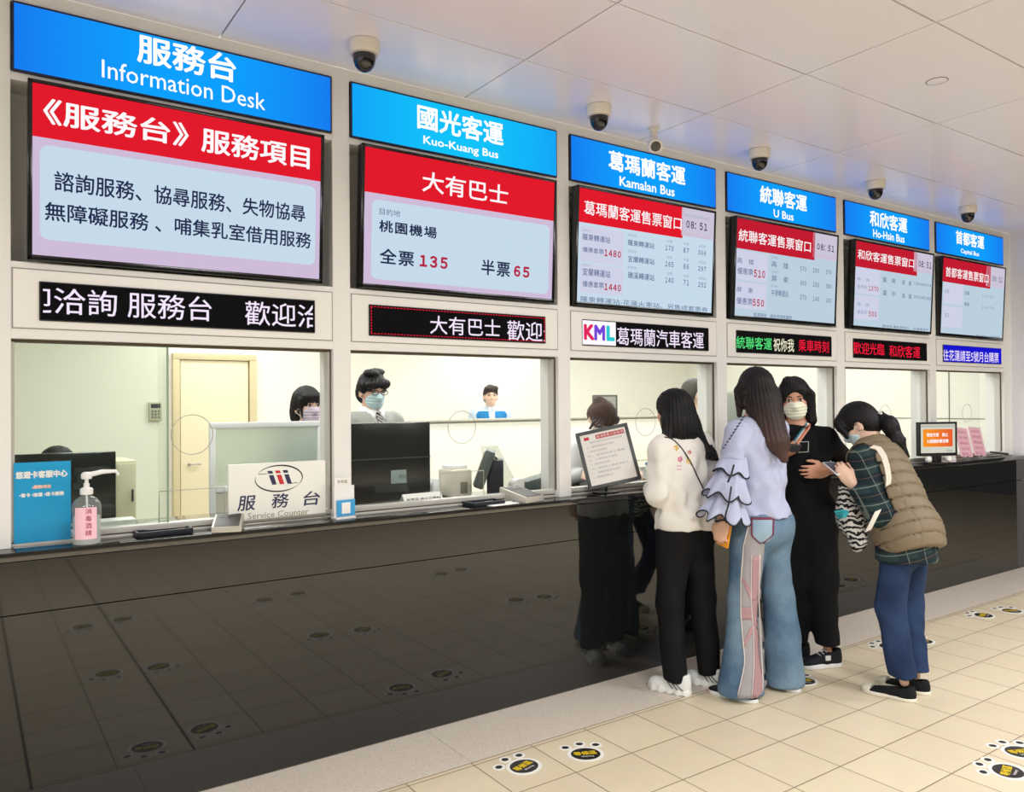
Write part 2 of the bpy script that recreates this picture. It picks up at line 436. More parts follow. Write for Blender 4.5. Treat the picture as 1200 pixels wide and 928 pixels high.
# ================================================================== signs above the windows
def sign_glow(name, c_mid, c_edge):
    m = bpy.data.materials.new(name); m.use_nodes = True; nt = m.node_tree; nt.nodes.clear()
    tc = nt.nodes.new('ShaderNodeTexCoord'); sp = nt.nodes.new('ShaderNodeSeparateXYZ')
    a = nt.nodes.new('ShaderNodeMath'); a.operation = 'ABSOLUTE'; a.use_clamp = False
    rp = nt.nodes.new('ShaderNodeValToRGB'); rp.color_ramp.interpolation = 'B_SPLINE'
    rp.color_ramp.elements[0].position = .30; rp.color_ramp.elements[0].color = rgb(c_mid)
    rp.color_ramp.elements[1].position = .80; rp.color_ramp.elements[1].color = rgb(c_edge)
    e = nt.nodes.new('ShaderNodeEmission'); o = nt.nodes.new('ShaderNodeOutputMaterial'); e.inputs[1].default_value = 1.0
    nt.links.new(tc.outputs['Object'], sp.inputs[0]); nt.links.new(sp.outputs['X'], a.inputs[0]); nt.links.new(a.outputs[0], rp.inputs[0])
    nt.links.new(rp.outputs[0], e.inputs[0]); nt.links.new(e.outputs[0], o.inputs[0])
    return m
glow_white = glow('lit_white_lettering', (255, 255, 255), 1.15)
blue_a = sign_glow('lit_blue_face', (14, 160, 254), (28, 88, 232))
blue_b = sign_glow('lit_cyan_face', (18, 194, 250), (20, 140, 246))
navy_edge = mat('sign_edge', (16, 22, 60), .4)
ys = YF-.012
SIGNS = [
 ('服務台', (160.4, 38.4), (276.7, 97.9), 'Information Desk', (119.3, 69.5), (310.8, 129.7), blue_a, 'blue lit sign reading Information Desk over the first window'),
 ('國光客運', (488.6, 121), (589.8, 172), 'Kuo-Kuang Bus', (495.9, 158.7), (583.8, 188.8), blue_b, 'bright cyan lit sign over the second window, paler than the other signs'),
 ('葛瑪蘭客運', (712.6, 175.1), (803, 218), 'Kamalan Bus', (725.7, 206.3), (790.3, 230.6), blue_a, 'blue lit sign with five large characters over the third window'),
 ('統聯客運', (890.2, 216.5), (945.4, 249), 'U Bus', (906.3, 245), (929.7, 259), blue_a, 'blue lit sign with the shortest Latin line, above the fourth window'),
 ('和欣客運', (1018.9, 245.6), (1063, 274), 'Ho-Hsin Bus', (1022.9, 268.3), (1059.7, 285), blue_a, 'blue lit sign above the fifth window, second from the right'),
 ('首都客運', (1119.7, 269.2), (1153, 292.5), 'Capital Bus', (1125.7, 291), (1147, 302), blue_a, 'blue lit sign above the last window beside the right wall')]
def rect_px(tl, br, y):
    a, c = at(tl[0], tl[1], y), at(br[0], br[1], y)
    return a[0], c[0], c[2], a[2]
for i, (zh, ztl, zbr, en, etl, ebr, bm_, lab) in enumerate(SIGNS):
    xc = (XL[i]+XR[i])/2; hw = (XR[i]-XL[i])/2-.003
    s = thing('lightbox_sign', lab, 'sign', (xc, ys, 2.925), group='lit blue signs over the windows')
    MB().box(-hw, hw, .002, .035, -.131, .131, .002, 1).done('sign_case', navy_edge, s)
    MB().box(-hw+.008, hw-.008, 0, .004, -.122, .122).done('sign_face', bm_, s)
    fr = Matrix.Translation((-xc, -ys, -2.925))
    x0, x1, z0, z1 = rect_px(ztl, zbr, ys); text('chinese_lettering', zh, x0, x1, z0, z1, ys-.002, glow_white, s, bold=.022, frame=fr)
    x0, x1, z0, z1 = rect_px(etl, ebr, ys); text('latin_lettering', en, x0, x1, z0, z1, ys-.002, glow_white, s, bold=.016 if i else .0, frame=fr)

# ================================================================== television screens
TVC = [.759, 2.078, 3.359, 4.685, 6.030, 7.300]
TVW, TVH, TVZ, TVY, TILT = 1.136, .664, 2.428, .055, R(3.0)
SW, SH = TVW-.030, TVH-.034
scr_blue = glow('screen_pale_blue', (205, 226, 242), .93)
scr_blue2 = glow('screen_dull_blue', (196, 217, 232), .9)
scr_lilac = glow('screen_lilac', (214, 194, 224), .93)
scr_cell = glow('screen_cell_lilac', (214, 216, 238), .93)
scr_red = glow('screen_red', (234, 28, 46), .92); scr_red2 = glow('screen_dark_red', (204, 30, 52), .9)
scr_white = glow('screen_white', (255, 250, 252), 1.0)
scr_navy = glow('screen_navy', (36, 48, 84), .9); scr_grey = glow('screen_grey_blue', (88, 108, 148), .9)
scr_pale = glow('screen_faint_blue', (150, 172, 200), .9)
scr_crim = glow('screen_crimson', (190, 38, 70), .9); scr_pink = glow('screen_pink_line', (222, 186, 208), .9)
TVLAB = ['wall television listing service items under a wide red heading, first from left',
 'wall television showing fares 135 and 65 under a red heading',
 'wall television timetable showing fares 1480 and 1440, third from left',
 'wall television timetable showing fares 510 and 550, fourth from left',
 'wall television timetable showing fares 1370 and 500, fifth from left',
 'wall television with faint timetable, rightmost, beside the right wall']
class TV:
    def __init__(s, i):
        s.i = i
        s.o = thing('wall_television', TVLAB[i], 'television', (TVC[i], TVY, TVZ), (TILT, 0, 0), 'televisions in the niches over the windows')
        MB().box(-TVW/2, TVW/2, .004, .05, -TVH/2, TVH/2, .004).box(-.25, .25, .05, .11, -.2, .2, .004).done('casing', blackp, s.o)
        b = MB(); w, h = TVW/2, TVH/2
        b.box(-w, w, -.004, .006, h-.014, h, .002); b.box(-w, w, -.004, .006, -h, -h+.020, .002)
        b.box(-w, -w+.015, -.004, .006, -h, h, .002); b.box(w-.015, w, -.004, .006, -h, h, .002)
        b.done('bezel', mat('gloss_black_bezel', (14, 14, 16), .18), s.o)
        s.inv = s.matrix().inverted()
    def matrix(s): return Matrix.Translation((TVC[s.i], TVY, TVZ)) @ Matrix.Rotation(TILT, 4, 'X')
    def loc(s, px, py):
        """photo pixel -> x, z on the tilted screen"""
        M = s.matrix(); n = M.to_3x3() @ Vector((0, -1, 0)); p0 = M.translation
        d = Vector(CR*((px-600)/FPX)-CU*((py-464)/FPX)+CF); o = Vector((0, -CAM_D, CAM_H))
        t = (p0-o).dot(n)/d.dot(n); q = s.inv @ (o+d*t)
        return q.x, q.z
    def screen(s, m): s.scr = MB().box(-SW/2, SW/2, .0005, .003, -SH/2+.003, SH/2+.003).done('screen', m, s.o); return s
    def rect(s, name, tl, br, m, r=0, lift=.0006):
        (x0, z1), (x1, z0) = s.loc(*tl), s.loc(*br)
        x0, x1 = max(x0, -SW/2), min(x1, SW/2); z1 = min(z1, SH/2+.003); z0 = max(z0, -SH/2+.003)
        pts = rrect(x0, x1, z0, z1, r) if r else [(x1, z1), (x0, z1), (x0, z0), (x1, z0)]
        return MB().add([(p[0], -lift, p[1]) for p in pts], [list(range(len(pts)))[::1]]).done(name, m, s.scr, ang=None)
    def text(s, name, body, tl, br, m, bold=0, sp=1.0):
        (x0, z1), (x1, z0) = s.loc(*tl), s.loc(*br)
        return text(name, body, x0, x1, z0, z1, -.0014, m, s.scr, bold, sp)
t = TV(0).screen(scr_lilac)
t.rect('heading_band', (0, 0), (376.5, 213), scr_red)
t.text('heading', '《服務台》', (50.5, 114), (221, 173), scr_white, .02); t.text('heading', '服務項目', (236, 148.7), (362.6, 198.8), scr_white, .02)
t.rect('text_panel', (46.8, 168.8), (369, 311), scr_blue, .03)
t.text('body_text', '諮詢服務、協尋服務、失物協尋', (63.5, 199.8), (357.6, 260.7), scr_navy, .014)
t.text('body_text', '無障礙服務 、哺集乳室借用服務', (52.5, 235.6), (364.3, 291.7), scr_navy, .014)
t = TV(1).screen(scr_lilac)
t.rect('heading_band', (400, 100), (655, 260), scr_red)
t.text('heading', '大有巴士', (495, 199.8), (595, 240.6), scr_white, .012)
t.rect('text_panel', (436, 232.9), (642.3, 345), scr_blue, .03)
t.text('caption', '目的地', (444.7, 243.5), (469, 254.5), scr_grey); t.text('body_text', '桃園機場', (444.2, 257.2), (511.6, 280), scr_navy, .022, 1.15)
t.text('fare_text', '全票', (444.9, 290.3), (485, 312.8), scr_navy, .02, 1.15); t.text('fare_number', '135', (491.7, 298), (524.4, 315.7), scr_crim, .03, 1.15)
t.text('fare_text', '半票', (564, 303.5), (597.3, 325.2), scr_navy, .02, 1.15); t.text('fare_number', '65', (602, 310.8), (620.2, 326), scr_crim, .03, 1.15)
def timetable(i, red, head, hbr, htl, hbr2, base=scr_blue):
    t = TV(i).screen(base)
    t.rect('heading_band', (0, 0), hbr, red)
    t.text('heading', head, htl, hbr2, scr_white, .009)
    return t
t = timetable(2, scr_red, '葛瑪蘭客運售票窗口', (799.6, 279.2), (684.4, 234.2), (798.2, 270))
t.rect('clock_panel', (800.4, 200), (850, 284), glow('screen_clock_lilac', (214, 206, 226), .9))
t.text('date_text', '2021年04月08日', (802, 250), (831, 258.5), scr_pale); t.text('clock', '08:51', (804.2, 258), (828.5, 271), scr_navy, .01); t.text('date_text', '星期四 Thursday', (801.5, 272), (832.2, 281.8), scr_pink)
t.rect('fare_cell', (681, 264), (730.2, 312), scr_cell); t.rect('fare_cell', (680, 308), (730.2, 347), scr_cell)
t.rect('rule_line', (680, 303.2), (730.2, 309.6), scr_pink, lift=.001)
for nm, dy, fare in (('羅東轉運站', 0, '1480'), ('宜蘭轉運站', 40.5, '1440')):
    t.text('stop_name', nm, (682.5, 273.2+dy), (715, 285.5+dy), scr_grey, .006); t.text('fare_text', '優惠套票', (682.5, 288.8+dy*.985), (707.3, 298.3+dy*.985), scr_grey, .006)
    t.text('fare_number', fare, (708.2, 291.9+dy*.985), (727.4, 302.5+dy*.97), scr_crim, .02)
    t.text('caption', '目的地', (682.5, 268+dy), (691, 271.6+dy), scr_pale)
for k, (nm, a, c, d) in enumerate((('羅東轉運站', '170', '87', '306'), ('宜蘭轉運站', '165', '86', '297'), ('礁溪轉運站', '140', '71', '252'))):
    dy = 18.8*k
    t.text('caption', '目的地', (735.7, 273.6+dy), (746, 278.3+dy), scr_pale); t.text('stop_name', nm, (735.7, 280.5+dy), (766.6, 291.9+dy), scr_grey, .008)
    t.text('fare_number', a, (779.6, 287+dy), (789.1, 294.6+dy), scr_grey, .006); t.text('fare_number', c, (800.7, 290+dy), (807, 297+dy), scr_grey, .006); t.text('fare_number', d, (818, 292.8+dy), (827, 299.6+dy), scr_grey, .006)
    t.text('caption', '全票', (781, 280.6+dy), (787.5, 285+dy), scr_pale); t.text('caption', '半票', (800.7, 283.6+dy), (807, 288+dy), scr_pale); t.text('caption', '來回票', (818.5, 286.6+dy), (827, 291+dy), scr_pale)
t.text('marquee', '羅東轉運站-花蓮火車站、另售成套票券', (679.8, 346.6), (829, 366), scr_grey)
t = timetable(3, scr_red2, '統聯客運售票窗口', (954.4, 305), (865.8, 267.7), (949.8, 296.3), scr_blue2)
t.rect('clock_panel', (955.4, 200), (990, 308), MATS['screen_clock_lilac'])
t.text('clock', '08:51', (957.5, 284.8), (977.2, 295.8), scr_navy, .01); t.text('date_text', '星期四 Thursday', (956.4, 298), (978.3, 305.6), scr_pink)
t.rect('fare_cell', (862.5, 292), (899, 331.5), scr_cell); t.rect('fare_cell', (861, 329), (897.5, 364), scr_cell)
t.text('stop_name', '高　雄', (863.9, 301.3), (883, 310.6), scr_grey); t.text('fare_text', '優惠票', (863.9, 313), (882.2, 323), scr_grey, .004); t.text('fare_number', '510', (883.3, 315.6), (896.3, 326.3), scr_crim, .016)
t.text('stop_name', '屏　東', (863, 335.4), (882.2, 343.8), scr_grey); t.text('fare_text', '優惠票', (863, 348), (881.4, 357.8), scr_grey, .004); t.text('fare_number', '550', (881.9, 350), (895, 359.8), scr_crim, .016)
for k, (nm, a, c, d) in enumerate((('高　雄', '570', '290', '570'), ('屏　東', '600', '290', '580'), ('中港轉運站', '270', '140', '260'))):
    dy = 16.6*k
    t.text('caption', '目的地', (904, 300+dy), (911, 304+dy), scr_pale); t.text('stop_name', nm, (904, 305.6+dy), (923.5, 315.3+dy), scr_grey)
    t.text('fare_number', a, (937.7, 311.9+dy), (944.4, 318.4+dy), scr_grey); t.text('fare_number', c, (952.8, 313.8+dy), (959.5, 320.3+dy), scr_grey); t.text('fare_number', d, (967.8, 316+dy), (974, 321.9+dy), scr_grey)
t.text('marquee', '售票時間　請依序排隊購票', (883, 366.2), (927.5, 375), scr_grey)
t = timetable(4, scr_red2, '和欣客運售票窗口', (1074.3, 323.5), (1005.2, 291.6), (1070.7, 314.5), scr_blue2)
t.rect('clock_panel', (1075, 200), (1120, 326), MATS['screen_clock_lilac'])
t.text('clock', '08:51', (1076.4, 305), (1091, 315.2), scr_navy, .006); t.text('date_text', '星期四 Thursday', (1075.5, 316.6), (1092.2, 322), scr_pink)
t.rect('fare_cell', (1002.5, 312.5), (1030.5, 346.5), scr_cell); t.rect('fare_cell', (1000.8, 345), (1029, 376), scr_cell)
for dy, f in ((0, '1370'), (29.6, '500')):
    t.text('stop_name', '臺　南', (1004.2, 324.4+dy), (1018.6, 330+dy), scr_pale); t.text('fare_text', '優惠票', (1004, 333+dy), (1016, 339+dy), scr_pale); t.text('fare_number', f, (1017.8, 334.7+dy), (1029.2 if dy == 0 else 1027, 342+dy), scr_crim, .01)
for dy, nm, n in ((0, '臺　南', '730 600 670'), (15.4, '臺　中', '260 240 180')):
    t.text('stop_name', nm, (1034.5, 324.3+dy), (1049, 332.4+dy), scr_grey); t.text('stop_name', '嘉　義', (1057, 328+dy), (1068, 335+dy), scr_grey); t.text('fare_number', n, (1070.7, 330.3+dy), (1090.5, 336.4+dy), scr_grey)
t.text('marquee', '國道客運售票窗口　全線優惠中', (1034, 380.3), (1088, 388), scr_grey)
t = timetable(5, scr_red2, '首都客運售票窗口', (1160.3, 338.5), (1108.3, 312.2), (1158, 332.2), scr_blue2)
t.rect('clock_panel', (1161, 200), (1190, 340.5), MATS['screen_clock_lilac'])
t.text('clock', '08:51', (1162.7, 323), (1174.4, 331.4), scr_grey, .004); t.text('date_text', '星期四 Thursday', (1162.4, 333), (1175.4, 337), scr_pink)
t.rect('fare_cell', (1106, 330.5), (1128, 358), scr_cell); t.rect('fare_cell', (1104.5, 358), (1127, 385), scr_cell)
for dy, nm in ((0, '宜蘭'), (28, '羅東')): t.text('stop_name', nm, (1106.9, 338.4+dy), (1112, 344+dy), scr_pale)
for dy, nm, n in ((0, '宜蘭', '132 66'), (13, '羅東', '140 70')):
    t.text('stop_name', nm, (1130, 340.8+dy), (1135.6, 346+dy), scr_grey); t.text('fare_number', n, (1150.5, 345+dy), (1164, 350+dy), scr_pale)
t.text('marquee', '歡迎搭乘 首都客運', (1144, 392), (1171, 396.5), scr_grey)

# ================================================================== scrolling text panels under the televisions
LEDX = [(.229, 1.299), (1.563, 2.602), (2.865, 3.906), (4.177, 5.230), (5.510, 6.563), (6.830, 7.875)]
led_black = mat('led_matrix_black', (5, 5, 8), .7, spec=.1); led_blue = glow('led_blue_field', (26, 22, 216), .9)
led_white = glow('led_white', (246, 232, 255), 1.0); led_red = glow('led_red', (250, 30, 62), 1.0); led_green = glow('led_green', (90, 236, 130), 1.0); led_cream = glow('led_cream', (250, 246, 214), 1.0)
LEDLAB = ['wide black text panel below the leftmost television, clipped white characters',
 'black text panel with thin dotted red border below the second television',
 'black text panel with colourful letter block at its left end',
 'black text panel with green, white and red characters',
 'black text panel with red characters only, below the fifth television',
 'blue text panel with white characters, nearest the right wall']
LED = [[('迎洽詢', (22, 334), (137, 371.3), led_white, 49), ('服務台', (149.4, 341.7), (248, 376.8), led_white, 0), ('歡迎洽', (286.7, 352.4), (376, 385), led_white, 1)],
 [('大有巴士', (503.6, 369.5), (586, 395.2), led_white, 0), ('歡迎光', (593.8, 375.2), (655.6, 401.5), led_white, 1)],
 [('葛瑪蘭汽車客運', (722.5, 383), (824.5, 409), led_white, 0)],
 [('統聯客運', (862.5, 393.5), (904.3, 410.5), led_green, 0), ('祝你我', (906, 396), (930.3, 412.6), led_cream, 0), ('乘車時刻', (935.3, 397.5), (971, 413.6), led_red, 0)],
 [('歡迎光臨', (999.6, 400.6), (1036, 416.6), led_red, 0), ('和欣客運', (1041.5, 404), (1078, 420), led_red, 0)],
 [('往花蓮請至5號月台購票', (1105, 409.4), (1170, 425.3), led_white, 0)]]
yl = YF-.012
for i in range(6):
    x0, x1 = LEDX[i]; xc = (x0+x1)/2
    o = thing('led_text_panel', LEDLAB[i], 'text panel', (xc, yl, 1.948), group='scrolling text panels over the windows')
    fr = Matrix.Translation((-xc, -yl, -1.948))
    MB().box(x0-xc, x1-xc, 0, .02, -.0735, .0735, .002, 1).done('panel_body', blackp, o)
    MB().box(x0-xc+.004, x1-xc-.004, -.001, .001, -.0695, .0695).done('display', led_blue if i == 5 else led_black, o)
    for body, tl, br, m, cl in LED[i]:
        a0, a1, c0, c1 = rect_px(tl, br, yl)
        clip = (x0+.012, x1-.012) if cl else None
        text('lettering', body, a0, a1, c0, c1, yl-.0025, m, o, bold=.004, clip=clip, frame=fr)
    if i == 1:
        b = MB()
        for k in range(60):
            xx = x0-xc+.012+k*(x1-x0-.024)/59
            for zz in (-.063, .063): b.box(xx-.005, xx+.004, -.003, 0, zz-.0016, zz+.0016)
        for k in range(9):
            zz = -.056+k*.014
            for xx in (x0-xc+.010, x1-xc-.010): b.box(xx-.0016, xx+.0016, -.003, 0, zz-.004, zz+.004)
        b.done('dotted_border', led_red, o)
    if i == 2:
        a0, a1, c0, c1 = rect_px((682.6, 376.4), (721.4, 406.6), yl)
        MB().box(a0-xc, a1-xc, -.003, 0, -.068, .068).done('white_block', glow('led_block_white', (255, 250, 255), 1.0), o)
        w = (a1-a0)
        text('block_letter', 'K', a0+.02*w, a0+.34*w, 1.905, 1.995, yl-.005, glow('led_magenta', (232, 40, 96), .95), o, .05, frame=fr)
        text('block_letter', 'M', a0+.33*w, a0+.66*w, 1.905, 1.995, yl-.005, glow('led_violet', (120, 70, 220), .95), o, .05, frame=fr)
        text('block_letter', 'L', a0+.70*w, a0+.96*w, 1.905, 1.995, yl-.005, glow('led_turquoise', (40, 206, 214), .95), o, .06, frame=fr)

# ================================================================== ceiling cameras
dome_glass = mat('smoked_dome', (10, 11, 14), .06, spec=.8)
camw = mat('camera_housing', (236, 230, 218), .35)
for i, dx in enumerate((1.416, 2.746, 4.057, 5.341, 6.668)):
    lab = ['dome camera on the ceiling nearest the Information Desk sign, largest of five', 'dome camera in front of the gap between second and third blue signs',
           'dome camera in front of the fourth blue sign, third from left', 'dome camera in front of the fifth blue sign', 'dome camera farthest away, above the last blue sign'][i]
    o = thing('dome_camera', lab, 'camera', (dx, -.2, ZC), group='dome cameras on the ceiling')
    MB().lathe([(.05, 0), (.066, -.002), (.066, -.03), (.064, -.048), (.060, -.054), (.050, -.056)], n=40).done('housing', camw, o)
    MB().lathe([(.048, -.05), (.049, -.066), (.047, -.085), (.040, -.104), (.028, -.119), (.012, -.127), (.001, -.128)], n=36).done('dome', dome_glass, o)
    MB().lathe([(.058, -.052), (.058, -.058), (.049, -.059), (.049, -.052)], n=40, caps=False).done('trim_ring', mat('camera_ring', (206, 200, 190), .35), o)
    b = MB()
    for a in (40, 160, 280): b.ball((.056*math.cos(R(a)), .056*math.sin(R(a)), -.054), .004, 8, 6)
    b.done('screws', steel, o)
p = at(766, 173, -.12)
o = thing('bullet_camera', 'small white bullet camera on the ceiling before the third blue sign', 'camera', (p[0], -.12, ZC))
MB().lathe([(.034, 0), (.034, -.014), (.022, -.020), (.018, -.075)], n=28).done('mount', camw, o)
dirv = Vector((-.50, -.70, -.50)).normalized(); M_ = Matrix.Translation((-.012, -.018, -.100)) @ dirv.to_track_quat('Z', 'X').to_matrix().to_4x4()
b = MB(); b.X = M_; b.lathe([(.006, -.045), (.026, -.040), (.038, -.022), (.041, .0), (.041, .045), (.037, .052), (.026, .052)], n=32); b.done('barrel', camw, o)
b = MB(); b.X = M_; b.lathe([(.028, .050), (.028, .0545), (.014, .0565), (.001, .057)], n=28); b.done('lens', dome_glass, o)
p = at(1098, 94, -1.2)
p = np.array([0, -CAM_D, CAM_H]) + (at(1098, 95, 1)-np.array([0, -CAM_D, CAM_H])) * ((ZC-CAM_H)/(at(1098, 95, 1)[2]-CAM_H))
o = thing('ceiling_detector', 'flush round white detector disc in the ceiling panel', 'detector', (p[0], p[1], ZC))
MB().lathe([(.046, .002), (.046, -.0015), (.040, -.003), (.002, -.003)], n=36).done('disc', ceilm, o)
MB().lathe([(.050, .001), (.050, -.0012), (.046, -.0012), (.046, .001)], n=36, caps=False).done('gap_ring', dark, o)
# ================================================================== paw stickers on the floor
paw_w = mat('sticker_white', (238, 236, 230), .4); paw_k = mat('sticker_black', (38, 36, 34), .35); paw_y = mat('sticker_yellow', (240, 206, 30), .4)
def flat(name, pts, z, m, par): return MB().add([(p[0], p[1], z) for p in pts], [list(range(len(pts)))]).done(name, m, par, ang=None)
def ell(cx, cy, rx, ry, n=28, rot=0):
    c, s = math.cos(rot), math.sin(rot); out = []
    for k in range(n):
        a = 2*math.pi*k/n; x, y = rx*math.cos(a), ry*math.sin(a); out.append((cx+x*c-y*s, cy+x*s+y*c))
    return out
TOES = [(-.072, .080, 25), (0, .104, 0), (.070, .082, -25)]
def make_paw():
    o = thing('paw_sticker', 'x', 'floor sticker', (0, 0, 0))
    b = MB()
    for cx, cy, rx, ry, z0 in [(0, 0, .082, .073, .0016)]+[(t[0], t[1], .0285, .0265, .0014) for t in TOES]:
        pts = ell(cx, cy, rx, ry); b.prism(pts, .0, z0, 'z')
    b.done('white_outline', paw_w, o)
    flat('black_pad', ell(0, 0, .066, .058), .0019, paw_k, o)
    for t in TOES: flat('black_toe', ell(t[0], t[1], .0165, .0145, 18), .0019, paw_k, o)
    F = Matrix.Rotation(-math.pi/2, 4, 'X')
    text('lettering', '等候區', -.052, .052, -.012, .026, -.0023, paw_y, o, .02, frame=F)
    text('small_lettering', 'Waiting', -.026, .030, -.034, -.020, -.0023, paw_w, o, .01, frame=F)
    return o
paw0 = make_paw()
def copy_tree(o, parent=None):
    c = o.copy(); COL.objects.link(c); c.parent = parent
    for ch in list(o.children): copy_tree(ch, c)
    return c
PAWX = [(.68, .945), (1.961, 2.251), (3.575, 3.815), (4.79, 5.06), (6.02, 6.31)]
used = False
PAWLAB = {(1, 0, 0): 'paw sticker by the granite kerb in the foreground, left of its pair', (1, 0, 1): 'paw sticker by the granite kerb in the foreground, right of its pair',
 (2, 0, 0): 'paw sticker hidden under the flared jeans by the kerb', (2, 0, 1): 'paw sticker between the flared jeans and the black sneakers',
 (3, 0, 0): 'paw sticker on the floor just behind the black slip-on shoes', (3, 0, 1): 'paw sticker behind the blue jeans of the woman in the vest',
 (4, 0, 0): 'paw sticker farthest from camera by the kerb, left of its pair', (4, 0, 1): 'paw sticker farthest from camera by the kerb, right of its pair',
 (2, 1, 0): 'paw sticker cut by the right edge of the photo, nearer of two', (2, 1, 1): 'paw sticker at the right edge of the photo, upper of two'}
ROWN = ['by the kerb', 'second from the kerb', 'third from the kerb']
WINN = ['information desk window', 'second window', 'third window']
for row, (y0, y1) in enumerate(((-.578, -.640), (-1.79, -1.74), (-2.98, -3.03))):
    for k, xs in enumerate(PAWX):
        if row > 0 and k > 2: continue
        for s in (0, 1):
            if (k, row) == (2, 0) and s == 0: continue
            o = paw0 if not used else copy_tree(paw0); used = True
            o.location = (xs[s], (y0, y1)[s], .0); o.rotation_euler = (0, 0, R(17 if s == 0 else -24))
            o['label'] = PAWLAB.get((k, row, s), '%s paw sticker %s, mirrored in the counter below the %s' % (('left', 'right')[s], ROWN[row], WINN[min(k, 2)]))
            o['group'] = 'paw stickers on the floor'

# ================================================================== things on the counter
paper = mat('white_paper', (242, 240, 236), .6); acryl = glass_mat('clear_acrylic', (.985, .99, .99), 1.3)
ink = mat('dark_ink', (52, 52, 60), .6); greyp = mat('grey_plastic', (176, 176, 168), .4); beigep = mat('beige_plastic', (216, 210, 194), .45)
charc = mat('charcoal_plastic', (58, 62, 64), .4); pinkm = mat('pink_paper', (240, 190, 204), .6); gold = mat('brass_ink', (150, 140, 116), .5)
def local(o): b = MB(); b.X = Matrix.Identity(4); return b
# blue poster in an acrylic stand, just inside the first window
px0 = at(8, 540, .24); w = .30
o = thing('poster_stand', 'bright blue poster in a clear stand at the left end of the counter', 'poster', (.242, .128, ZT+.001), (0, 0, 0))
MB().box(-.093, .093, -.001, .002, .012, .312).done('blue_sheet', mat('poster_blue', (12, 160, 214), .4), o)
MB().box(-.095, .095, -.004, -.0025, .0, .316).box(-.095, .095, -.07, -.003, .0, .003).done('acrylic_stand', acryl, o)
text('poster_heading', '悠遊卡客服中心', -.088, .082, .252, .280, -.0018, paper, o, .05)
text('poster_line', '›服務項目', -.035, .026, .212, .226, -.0018, mat('poster_orange', (250, 206, 180), .5), o, .05)
text('poster_line', '•售卡 •加值 •退卡服務', -.076, .070, .182, .198, -.0018, paper, o, .05)
# pump bottle of hand sanitiser
sx, sy = .378, .035
o = thing('sanitizer_bottle', 'clear pump bottle with pink label on the counter edge before the blue poster', 'bottle', (sx, sy, ZT+.001))
bot = glass_mat('clear_bottle', (.93, .95, .95), 1.45, .03, .12)
o.scale = (1.12, 1.12, 1.12)
MB().lathe([(.030, 0), (.042, .003), (.044, .01), (.044, .125), (.041, .140), (.030, .155), (.016, .163), (.015, .172)], n=36).done('bottle_body', bot, o)
MB().lathe([(.038, .004), (.040, .01), (.040, .095), (.039, .096)], n=32).done('liquid', glass_mat('sanitizer_liquid', (.93, .94, .95), 1.33, 0, .45), o)
lb = MB(); vs, fs = [], []
for k in range(13):
    a = R(-100-46+92*k/12); vs += [(.0446*math.cos(a), .0446*math.sin(a), .022), (.0446*math.cos(a), .0446*math.sin(a), .128)]
for k in range(12): fs.append((2*k, 2*k+2, 2*k+3, 2*k+1))
lab = lb.add(vs, fs).done('label', mat('pink_label', (248, 200, 214), .5), o, ang=None)
for k, ch in enumerate('消毒酒精'): text('label_character', ch, -.009, .010, .106-.024*k, .125-.024*k, -.0462, mat('crimson_ink', (176, 60, 90), .5), lab)
MB().lathe([(.019, .168), (.020, .172), (.020, .186), (.015, .190), (.009, .192), (.009, .205)], n=28).done('collar', whitep, o)
b = MB(); b.lathe([(.006, .20), (.006, .222)], n=14); b.lathe([(.015, .220), (.017, .224), (.017, .236), (.010, .243), (.001, .244)], n=24)
b.tube([(0, 0, .232), (.05, .01, .241), (.092, .018, .240), (.100, .019, .226)], [.009, .008, .006, .005], 10); b.done('pump_head', whitep, o)
MB().tube([(0, 0, .17), (0.004, 0, .02)], .0035, 8).done('dip_tube', whitep, o)
# monitor backs behind the glass
def monitor_back(name, lab, x0, x1, y, z0, z1, tilt=0, yaw=0, seam=False, group=None):
    xc = (x0+x1)/2; w = (x1-x0)/2; h = z1-z0
    o = thing(name, lab, 'monitor', (xc, y, ZT), (0, 0, yaw))
    if group: o['group'] = group
    zz = z0-ZT
    b = MB(); b.X = Matrix.Translation((0, 0, zz)) @ Matrix.Rotation(tilt, 4, 'X')
    b.box(-w, w, 0, .03, 0, h, .006); b.done('monitor_back', mat('monitor_back_gloss', (30, 33, 34), .14, spec=.6), o)
    b = MB(); b.X = Matrix.Translation((0, 0, zz)) @ Matrix.Rotation(tilt, 4, 'X')
    b.box(-w+.006, w-.006, .0302, .0312, .008, h-.008); b.done('lit_screen', glow('staff_screen', (180, 196, 214), .6), o)
    if zz > .02:
        MB().box(-.03, .03, .02, .06, .01, zz+.08, .005).box(-.11, .11, -.04, .12, 0, .012, .004).done('monitor_stand', blackp, o)
    else:
        MB().box(-.12, .12, -.02, .14, 0, .012, .004).done('monitor_stand', blackp, o)
    return o
monitor_back('desk_monitor', 'black monitor seen from behind, half covered by the blue poster', .08, .545, .50, 1.06, 1.355)
p0, p1 = at(411, 497, .42), at(508, 487, .42)
m2 = monitor_back('desk_monitor', 'large glossy black monitor back in front of the man in the grey pullover', 1.495, 2.065, .42, 1.045, 1.455)
MB().box(-.285, .285, -.004, 0, .235, .240).done('back_seam', charc, m2)
MB().box(.05, .14, -.003, .0, .105, .175, .001).done('rating_sticker', mat('grey_sticker', (142, 158, 154), .5), m2)
text('sticker_print', '序號 2041', .095, .135, .13, .15, -.0035, ink, m2)
text('back_print', 'DISPLAY MONITOR', -.275, -.19, .30, .307, -.0006, mat('print_grey', (110, 140, 130), .5), m2)
